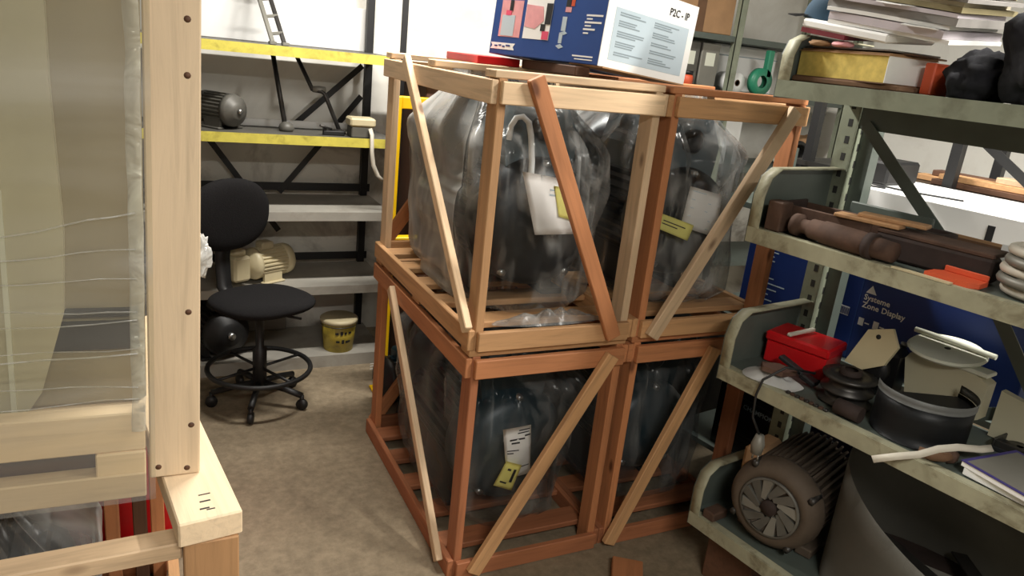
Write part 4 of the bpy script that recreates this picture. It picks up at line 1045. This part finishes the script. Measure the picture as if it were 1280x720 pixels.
rtag(bx('iron_bar', 0, 0.06, -0.28, 0, 0, 0.06, RUSTD, bev=0.006), 'long dark rusty iron bar lying along the second shelf', 'bar', 0.33, 0.08, Z2, D2R(5))
rtag(bx('iron_bar', 0, 0.10, -0.28, 0, 0, 0.012, RUST, bev=0.003), 'flat rusty plate lying on the dark iron bar', 'plate', 0.325, 0.09, Z2 + 0.0598, D2R(4))
for k, (u, w_, a) in enumerate(((0.21, 0.07, 9), (0.26, 0.1, 12))):
    rtag(MB().box(0, 0.05, -0.17, 0, 0, 0.01, bev=0.002).build('wood_strip', WT), ['short tan wooden slat lying over the rusty shaft', 'second tan wooden slat lying on the ironwork behind the first'][k], 'slat', u, w_, Z2 + (0.0748, 0.0847)[k], D2R(a))
for k, (u, w_, h) in enumerate(((0.4, 0.203, 0.07), (0.505, 0.165, 0.05))):
    rtag(MB().lathe([(0, 0), (0.045, 0), (0.05, 0.01), (0.05, h), (0.03, h), (0.03, h - 0.02), (0, h - 0.02)], 22).build('iron_hub', RUSTD), ['tall dark rusty hub standing behind the iron bar', 'low dark rusty hub standing beside the iron bar'][k], 'hub', u, w_ + 0.05, Z2)
rtag(bx('grey_cover', 0, 0.012, -0.24, 0, 0, 0.09, GREEND, bev=0.003), 'grey green metal cover leaning at the back of the second shelf', 'cover', 0.12, 0.30, Z2, D2R(2))
t = rthing('open_carton', 'low torn cardboard carton at the back of the second shelf', 'carton', 0.365, 0.3065, Z2, D2R(0))
bx('side', 0, 0.004, -0.36, 0, 0, 0.06, BROWND, t, bev=0); bx('side', 0.05, 0.054, -0.36, 0, 0, 0.06, BROWN, t, bev=0); bx('end', 0, 0.054, -0.004, 0, 0, 0.06, BROWN, t, bev=0); bx('base', 0, 0.054, -0.36, 0, 0, 0.004, BROWN, t, bev=0)
bx('white_label', -0.001, 0.0, -0.20, -0.175, 0.01, 0.07, WHITE, t, bev=0)
t = rthing('orange_tray', 'orange red plastic scoop at the edge of the second shelf', 'scoop', 0.50, 0.02, Z2, D2R(0))
MB().prism([(0, 0), (0.0, -0.10), (0.02, -0.118), (0.07, -0.115), (0.07, -0.015), (0.045, 0.0)], 0, 0.012).build('blade', ORANGE, t)
bx('rim', 0.064, 0.071, -0.115, -0.015, 0.0115, 0.026, ORANGE, t)
t = rthing('wire_coil', 'coil of pale grey hose loops at the near end of the second shelf', 'coil', 0.72, 0.13, Z2)
for k in range(5): MB().tube(ring_pts((0.004 * (-1) ** k, 0.006 * (k % 3), 0.012 + k * 0.022), 0.082 + 0.004 * (k % 2), 28, plane='xy'), 0.011, 8, caps=False).build('loop', (STRAP, SHEET)[k % 2], t)
t = rthing('flat_scrap', 'thin pale strip lying along the edge of the second shelf', 'strip', 0.43, 0.0, Z2)
bx('strip', 0, 0.018, -0.14, 0, 0, 0.004, CREAM, t, bev=0)

# ------------------------------------------------------------------ third shelf
Z3 = LVL[1] + 0.003
t = rthing('red_toolbox', 'bright red metal box at the far end of the third shelf', 'box', 0.03, 0.17, Z3, D2R(10))
bx('box_body', 0, 0.13, -0.19, 0, 0, 0.07, RED, t, bev=0.004); bx('lid', -0.006, 0.136, -0.196, 0.006, 0.07, 0.1, RED, t, bev=0.006)
def rag_fn(u, v):
    a = 2 * PI * u; r = v
    return Vector((0.062 * r * math.cos(a) * (1 + 0.2 * math.sin(3 * a)), 0.105 * r * math.sin(a) * (1 + 0.15 * math.cos(2 * a)), 0.022 * (1 - r * r) * (1 + 0.6 * noise.noise(Vector((a * 2, r * 3, 1)))) + 0.004))
rtag(MB().grid(rag_fn, 30, 8, closeu=True, thick=0.003).build('white_rag', WHITE), 'white rag spread on the third shelf edge', 'rag', 0.145, 0.068, Z3 - 0.002)
rtag(MB().prism([(-0.04, -0.03), (0.03, -0.05), (0.05, 0.01), (0.01, 0.05), (-0.04, 0.03)], 0, 0.014).build('leather_pouch', LEATH), 'brown leather pouch lying on the white rag', 'pouch', 0.15, 0.068, Z3 + 0.027, 0.3, rot=RY(D2R(6)))
t = rthing('hand_tool', 'black angled hand tool lying across the rag and pulley', 'tool', 0.115, 0.115, Z3 + 0.047, D2R(6), rot=RX(D2R(18)))
bx('blade', 0, 0.026, -0.10, 0, 0, 0.013, CHAR, t, bev=0.003); bx('handle', -0.005, 0.031, -0.132, -0.08, -0.005, 0.012, BLACK, t, bev=0.004)
t = rthing('belt_pulley', 'dark iron pulley with three stacked flanges on the third shelf', 'pulley', 0.33, 0.14, Z3)
MB().lathe([(0, 0), (0.07, 0), (0.072, 0.006), (0.056, 0.012), (0.054, 0.03), (0.070, 0.036), (0.071, 0.042), (0.052, 0.048), (0.05, 0.066), (0.072, 0.074), (0.073, 0.082), (0.03, 0.084), (0.03, 0.07), (0, 0.07)], 30).build('sheave', STEELD, t)
MB().lathe([(0.018, 0.07), (0.03, 0.07), (0.03, 0.098), (0.018, 0.098)], 18).build('hub', RUSTD, t)
t = rthing('beige_plate', 'beige plate with a round hole standing tilted behind the pulley', 'plate', 0.265, 0.214, Z3 + 0.0855, 0, rot=RY(D2R(10)))
MB().prism([(0.0, 0.0), (-0.035, 0.11), (-0.10, 0.135), (-0.13, 0.09), (-0.11, 0.03), (-0.055, -0.005)], 0, 0.012, M=RZ(PI / 2) @ RX(PI / 2)).build('plate', CREAM, t)
MB().lathe([(0, 0), (0.007, 0), (0.007, 0.001), (0, 0.001)], 12, M=RZ(PI / 2) @ RX(PI / 2) @ T(-0.07, 0.1, -0.0005) @ RX(PI)).build('hole', INK, t)
rtag(board('wood_stick', (0, 0, 0), (0, -0.13, 0.02), 0.014, 0.01, (0, 0, 1), STRAP), 'thin pale stick lying across the red box', 'stick', 0.10, 0.17, Z3 + 0.11)
t = rthing('black_housing', 'black motor housing with bolts behind the pulley on the third shelf', 'housing', 0.325, 0.312, Z3)
bx('housing_body', -0.05, 0.048, -0.06, 0.06, 0, 0.15, BLACKG, t, bev=0.02)
MB().lathe([(0, -0.005), (0.05, -0.005), (0.05, 0.018), (0.03, 0.022), (0, 0.022)], 22, M=T(-0.05, 0.0, 0.085) @ RY(-PI / 2)).build('flange', BLACK, t)
for k in range(4): MB().lathe([(0, 0), (0.01, 0), (0.01, 0.012), (0, 0.012)], 6, M=T(-0.028 + 0.055 * (k % 2), -0.035 + 0.07 * (k // 2), 0.149)).build('bolt', CHROME, t)
# dark half drum with a grey rim
t = rthing('half_drum', 'black curved drum half with a grey rim at the third shelf edge', 'drum', 0.53, 0.155, Z3)
def arc(r, z0, z1, a0, a1, th, n=22):
    return lambda u, v: Vector((r * math.cos(a0 + (a1 - a0) * u), r * math.sin(a0 + (a1 - a0) * u), z0 + (z1 - z0) * v))
MB().grid(arc(0.115, 0.0, 0.105, D2R(125), D2R(345), 0.004), 26, 3, thick=0.006).build('drum_wall', CHAR, t)
MB().prism([(0.113 * math.cos(D2R(a)), 0.113 * math.sin(D2R(a))) for a in range(125, 346, 10)], 0.0, 0.095).build('drum_core', BLACK, t)
MB().grid(arc(0.117, 0.105, 0.128, D2R(125), D2R(345), 0.004), 26, 2, thick=0.009).build('rim', GRIM, t)
rtag(MB().tube([(0, 0, 0), (0.004, -0.07, 0.0)], 0.022, 16).build('pipe_stub', RUSTD), 'short rusty pipe lying before the black drum', 'pipe', 0.362, 0.046, Z3 + 0.0215)
t = rthing('chain', 'rusty roller chain lying along the third shelf edge', 'chain', 0.222, 0.024, Z3)
for k in range(9): bx('link', -0.006, 0.006, -0.012 - k * 0.015, -k * 0.015, 0, 0.008, RUST if k % 2 else STEELD, t, bev=0.002)
# beige housings and white disc
t = rthing('beige_guard', 'beige rounded machine guard with a flat back on the third shelf', 'guard', 0.437, 0.305, Z3)
MB().prism([(0.0, 0.02), (0.02, 0.0), (0.05, 0.13), (0.04, 0.15), (0.0, 0.165), (-0.14, 0.155), (-0.17, 0.14), (-0.17, 0.04), (-0.1, 0.0)], 0, 0.05, M=RZ(PI / 2) @ RX(PI / 2)).build('guard_shell', BEIGE, t)
bx('lip', -0.003, 0.053, -0.165, 0.045, 0.156, 0.168, OFFW, t, bev=0.003)
rtag(MB().prism([(0, 0), (0.0, 0.13), (-0.12, 0.11), (-0.13, 0.0)], 0, 0.024, M=RZ(PI / 2) @ RX(PI / 2)).build('beige_cover', BEIGE), 'small beige sheet cover next to the rounded guard', 'cover', 0.63, 0.338, Z3)
t = rthing('white_disc', 'white round disc with a centre hole lying on the beige guard', 'disc', 0.47, 0.35, Z3 + 0.1735, 0, rot=RY(D2R(-7)))
MB().lathe([(0.008, 0), (0.095, 0), (0.10, 0.006), (0.095, 0.012), (0.008, 0.012)], 36, sharp=True).build('disc', OFFW, t)
MB().lathe([(0, 0.004), (0.0085, 0.004), (0.0085, 0.0125), (0, 0.0125)], 12).build('centre_hole', INK, t)
rtag(MB().tube([(0, 0, 0), (0.004, -0.12, 0.0), (0.0, -0.22, 0.0)], 0.008, 8).build('white_pipe', OFFW), 'thin white pipe lying across the white disc', 'pipe', 0.36, 0.38, Z3 + 0.1975)
t = rthing('brass_fitting', 'brown brass pipe elbow at the third shelf edge', 'fitting', 0.63, 0.035, Z3 + 0.0165)
MB().tube([(-0.01, 0.03, -0.004), (0, 0, -0.004), (0.01, -0.018, 0.0), (0.028, -0.026, 0.002)], 0.0125, 12).build('elbow', BROWND, t)
MB().lathe([(0, 0), (0.018, 0), (0.018, 0.02), (0, 0.02)], 6, M=T(0.022, -0.026, 0.002) @ RY(PI / 2)).build('nut', RUST, t)
t = rthing('white_strap', 'pale plastic strap hanging over the third shelf edge', 'strap', 0.66, 0.12, Z3 + 0.03)
MB().ribbon([(0.04, -0.045, 0.013), (0.0, -0.035, 0.014), (-0.05, -0.005, 0.016), (-0.09, 0.02, 0.008), (-0.125, 0.045, -0.012), (-0.165, 0.08, -0.026), (-0.195, 0.115, -0.045)], (0.002, 0.006, 0.006), 0.004).build('strap', STRAP, t)
t = rthing('magazine', 'purple edged glossy magazine lying on the third shelf', 'magazine', 0.69, 0.04, Z3 + 0.0198, D2R(-12))
bx('pages', 0.002, 0.198, -0.238, -0.002, 0, 0.012, WHITE, t, bev=0); bx('cover', 0, 0.2, -0.24, 0, 0.012, 0.014, PURP, t, bev=0); bx('picture', 0.008, 0.19, -0.23, -0.01, 0.014, 0.0145, SHEET, t, bev=0)
rtag(bx('magazine', 0, 0.21, -0.24, 0, 0, 0.02, WHITE, bev=0.002), 'plain white magazine under the purple edged one', 'magazine', 0.70, 0.04, Z3, D2R(-5))
t = rthing('steel_tray', 'dark steel tray with discs on the third shelf behind the magazine', 'tray', 0.67, 0.258, Z3 - 0.0005)
bx('base', 0, 0.076, -0.26, 0, 0, 0.012, CHAR, t); bx('rim', 0, 0.076, -0.006, 0, 0.0115, 0.03, STEELD, t); bx('rim', 0, 0.006, -0.26, -0.006, 0.0115, 0.03, STEELD, t)
for k, y in enumerate((-0.05, -0.125, -0.2)): MB().lathe([(0.008, 0.0115), (0.032, 0.0115), (0.032, 0.022), (0.008, 0.022)], 22, M=T(0.04, y, 0)).build('disc', STEELD, t)
# cable and plug hanging from the third shelf
t = rthing('power_cable', 'black cable with a grey plug hanging from the third shelf', 'cable', 0.16, 0.1, Z3 + 0.03)
MB().tube([(0.02, -0.08, 0.02), (-0.05, -0.03, 0.03), (-0.105, 0.0, -0.012), (-0.115, 0.005, -0.06), (-0.115, 0.0, -0.13), (-0.105, -0.03, -0.18)], 0.004, 6).build('cable', BLACK, t)
MB().lathe([(0, 0), (0.016, 0.0), (0.02, 0.03), (0.012, 0.06), (0, 0.062)], 14, M=T(-0.105, -0.03, -0.235)).build('plug', SHEET, t)
for s in (-1, 1): MB().lathe([(0, 0), (0.003, 0), (0.003, 0.022), (0, 0.022)], 8, M=T(-0.105, -0.03 + s * 0.009, -0.257)).build('pin', CHROME, t)

# ------------------------------------------------------------------ lowest shelf: dusty finned motor and sheet metal drum
Z4 = LVL[0] + 0.003
t = rthing('finned_motor', 'dusty brown finned electric motor with a spoked fan grille on the lowest shelf', 'motor', 0.217, 0.205, Z4, D2R(-80))
R_ = 0.135; zc = 0.150
A = T(0, 0, zc) @ FY
MB().prism(star(40, R_ * 0.86, R_), -0.17, 0.10, M=A).build('finned_body', DUSTM, t)
MB().lathe([(0, 0.10), (R_ * 1.03, 0.10), (R_ * 1.05, 0.115), (R_ * 1.0, 0.15), (R_ * 0.86, 0.17), (R_ * 0.70, 0.172), (R_ * 0.68, 0.165), (0, 0.165)], 40, M=A).build('end_shield', DUSTM, t)
gr = MB().lathe([(R_ * 0.64, 0.165), (R_ * 0.69, 0.165), (R_ * 0.69, 0.178), (R_ * 0.64, 0.178)], 36, M=A).build('fan_grille', GREYM, t)
for k in range(12):
    a = 2 * PI * k / 12
    Mk = A @ RZ(a)
    MB().prism([(R_ * 0.16, -0.006), (R_ * 0.63, -0.02), (R_ * 0.63, 0.012), (R_ * 0.16, 0.008)], 0.166, 0.174 + 0.004 * (k % 2), M=Mk @ RX(D2R(-7))).build('blade', GREYM if k % 3 else SHEET, gr)
MB().lathe([(0, 0.165), (R_ * 0.18, 0.165), (R_ * 0.18, 0.18), (0, 0.182)], 18, M=A).build('hub', RUSTD, gr)
for k in range(4):
    a = PI / 2 * k + 0.6
    MB().lathe([(0, 0.11), (0.011, 0.11), (0.011, 0.165), (0, 0.165)], 6, M=A @ T(R_ * 0.98 * math.cos(a), R_ * 0.98 * math.sin(a), 0)).build('bolt', STEELD, t)
bx('terminal_box', -R_ * 1.2, -R_ * 0.72, -0.06, 0.09, zc + 0.0, zc + 0.10, BROWN, t, bev=0.012)
for s in (-1, 1): bx('foot', s * R_ * 0.72 - 0.025, s * R_ * 0.72 + 0.025, -0.09, 0.13, 0, 0.03, DUSTM, t, bev=0.004)
t = rthing('sheet_drum', 'rolled grey sheet metal drum with a slanting open rim on the lowest shelf', 'drum', 0.685, 0.187, Z4 - 0.0005, 0)
def drum_fn(u, v):
    a = 2 * PI * u; c, s_ = math.cos(a), math.sin(a)
    h = 0.30 + 0.10 * s_ + 0.05 * c
    return Vector((0.178 * c, 0.31 * s_, v * h))
MB().grid(drum_fn, 56, 4, closeu=True, thick=0.004).build('drum_wall', SHEET, t)
for k, (x, y, a) in enumerate(((0.0, 0.10, 60), (-0.02, 0.0, 95), (0.05, -0.05, 40), (-0.05, -0.12, 110))):
    MB().box(-0.12, 0.12, -0.02, 0.02, -0.002, 0.002, M=T(x, y, 0.16 + k * 0.012) @ RZ(D2R(a)) @ RY(D2R(8))).build('scrap_strip', SHEET if k % 2 else STEELD, t)
MB().prism([(0.172 * math.cos(2 * PI * k / 30), 0.30 * math.sin(2 * PI * k / 30)) for k in range(30)], 0, 0.12).build('scrap_fill', RUSTD, t)
rtag(bx('iron_block', 0, 0.07, -0.045, 0, 0, 0.03, RUST, bev=0.004), 'rusty iron wedge lying by the motor on the lowest shelf', 'block', 0.04, 0.012, Z4)
rtag(bx('grey_tray', 0, 0.14, -0.3, 0, 0, 0.05, CHAR, bev=0.005), 'dark flat metal case standing behind the sheet metal drum', 'case', 1.08, 0.1, Z4, 0.1)

# pine offcut on the floor in front of the crates
tag(board('pine_offcut', (1.40, 1.66, 0.02), (1.22, 1.40, 0.02), 0.10, 0.035, (0, 0, 1), WO), 'orange pine offcut lying on the floor before the crates', 'timber')

# ------------------------------------------------------------------ rack in the far right corner
t = thing('corner_rack', 'grey steel rack in the far corner behind the crates', 'rack', (2.45, 3.40, 0))
for z in (0.5, 1.08, 1.50, 1.80):
    bx('shelf_plate', 0.0, 1.5, 0.0, 0.45, z - 0.03, z, GREEND, t, bev=0)
for x in (0.0, 0.52, 1.46):
    for y in (-0.006, 0.42): MB().box(x, x + 0.045, y, y + 0.004, 0, 2.3).box(x, x + 0.004, y, y + 0.035, 0, 2.3).build('upright', GREEN, t)
board('brace', (0.56, 0.44, 1.1), (0.9, 0.44, 1.78), 0.03, 0.005, (0, 1, 0), GREEND, t, bev=0)
board('brace', (0.3, -0.01, 0.95), (0.55, -0.01, 1.4), 0.03, 0.005, (0, 1, 0), GREEND, t, bev=0)
t = thing('cardboard_box', 'brown cardboard box on the corner rack above the grey boxes', 'carton', (2.5, 3.43, 1.801))
bx('carton_body', 0, 0.46, 0, 0.38, 0, 0.3, BROWN, t, bev=0.004); bx('tape', 0.2, 0.26, -0.001, 0, 0, 0.3, BROWND, t, bev=0); bx('printed_mark', 0.05, 0.12, -0.0012, 0, 0.06, 0.10, BROWND, t, bev=0)
for k, (x, mt, lb) in enumerate(((2.52, SHEET, 'pale grey tall box file on the corner rack'), (2.66, GREYM, 'dark grey tall box file on the corner rack'), (2.8, SHEET, 'light grey tall box file beside the corner rack post'))):
    o = thing('box_file', lb, 'box file', (x, 3.45, 1.501)); bx('case', 0, 0.125, 0, 0.3, 0, 0.25, mt, o, bev=0.004); bx('spine_label', 0.03, 0.095, -0.001, 0, 0.13, 0.2, OFFW, o, bev=0)
t = thing('paper_roll', 'white paper roll lying on the corner rack', 'roll', (3.04, 3.46, 1.501))
MB().lathe([(0.018, 0), (0.055, 0), (0.055, 0.14), (0.018, 0.14)], 26, M=T(0.02, 0, 0.056) @ FY @ T(0, 0, -0.1)).build('paper', WHITE, t); MB().lathe([(0.014, 0), (0.018, 0), (0.018, 0.142), (0.014, 0.142)], 18, M=T(0.02, 0, 0.056) @ FY @ T(0, 0, -0.1)).build('core', BROWND, t)
t = thing('tape_dispenser', 'green plastic tape dispenser beside the white paper roll', 'dispenser', (3.205, 3.42, 1.501))
MB().lathe([(0.035, 0), (0.075, 0), (0.075, 0.04), (0.035, 0.04)], 26, M=T(0, 0, 0.076) @ FY).build('wheel', GREENP, t); bx('arm', 0.02, 0.06, -0.04, 0.0, 0.1, 0.25, GREENP, t, bev=0.006)
t = thing('white_package', 'white flat package on the corner rack behind the paper roll', 'package', (3.0, 3.6, 1.501)); bx('package_body', 0, 0.5, 0, 0.14, 0, 0.262, WHITE, t, bev=0.01); bx('flap', 0.0, 0.5, -0.002, 0, 0.2, 0.205, GREYP, t, bev=0)
t = thing('orange_jar', 'small orange jar on the corner rack', 'jar', (2.70, 3.415, 1.501)); MB().lathe([(0, 0), (0.03, 0), (0.032, 0.06), (0.025, 0.075), (0, 0.075)], 18).build('glass', ORANGE, t); MB().lathe([(0, 0.075), (0.028, 0.075), (0.028, 0.095), (0, 0.095)], 18).build('lid', BLACK, t)
t = thing('black_coil', 'black ribbed coil on the lower shelf of the corner rack', 'coil', (3.62, 3.40, 1.081))
for k in range(5): MB().tube(ring_pts((0, k * 0.02, 0.09), 0.075, 24, plane='xz'), 0.013, 8, caps=False).build('loop', BLACK, t)
MB().lathe([(0.02, 0), (0.095, 0), (0.095, 0.01), (0.02, 0.01)], 26, M=T(0, 0.12, 0.097) @ FY).build('flange', OFFW, t)
tag(MB().grid(lump(0.10, 0.10, 0.12, 31), 24, 14, closeu=True).build('brown_sack', BROWN), 'lumpy brown sack on the lower shelf of the corner rack', 'sack').location = (3.83, 3.60, 1.165)
t = thing('white_sheet_stack', 'white leaning sheet on the lower shelf of the corner rack', 'sheet', (2.95, 3.52, 1.081)); bx('sheet_body', 0, 0.3, 0, 0.03, 0, 0.28, WHITE, t, bev=0.003)

rtag(bx('black_case', 0, 0.2, -0.16, 0, 0, 0.075, BLACK, bev=0.008), 'black case lying on the far end of the white carton', 'case', -0.12, 0.62, 1.3065)

t = thing('added_dark_locker', 'added black locker that darkens the view behind the crates', 'cabinet', (1.66, 2.92, 0))  # added black mass, keeps the background of the lower crates dark
bx('locker_body', 0, 0.74, 0.0, 0.40, 0.03, 0.98, BLACK, t, bev=0.006)
for x in (0.01, 0.375): d_ = bx('door', x, x + 0.355, -0.012, 0.0, 0.06, 0.95, CHAR, t, bev=0.003); bx('handle', x + 0.3, x + 0.315, -0.025, -0.012, 0.5, 0.6, STEELD, d_)
t = thing('added_dark_chest', 'added black chest that darkens the gap between the crates and the cartons', 'chest', (1.99, 2.35, 0))  # added black mass, covers pale floor so the gap stays dark
bx('chest_body', 0, 0.36, 0, 0.5, 0, 0.56, BLACK, t, bev=0.01); bx('lid', -0.008, 0.368, -0.008, 0.508, 0.56, 0.66, BLACK, t, bev=0.012)
bx('clasp', 0.15, 0.2, -0.014, -0.008, 0.52, 0.6, STEELD, t)

def gather(u, v):
    a = 2 * PI * u; r = v
    x = 0.19 * r * math.cos(a); y = 0.04 * r * math.sin(a)
    return Vector((x, y, 0.004 + 0.05 * (1 - r ** 2) * (0.5 + 0.9 * abs(noise.noise(Vector((x * 14, y * 14, 3)))) + 0.5 * noise.noise(Vector((x * 30, y * 30, 8))))))
o = MB().grid(gather, 60, 16, closeu=True).build('plastic_wrap', BAGW)
o.location = (1.09, 1.842, CH + 0.056); tag(o, 'crumpled loose plastic gathered at the foot of the machine under the blue carton', 'plastic wrap')
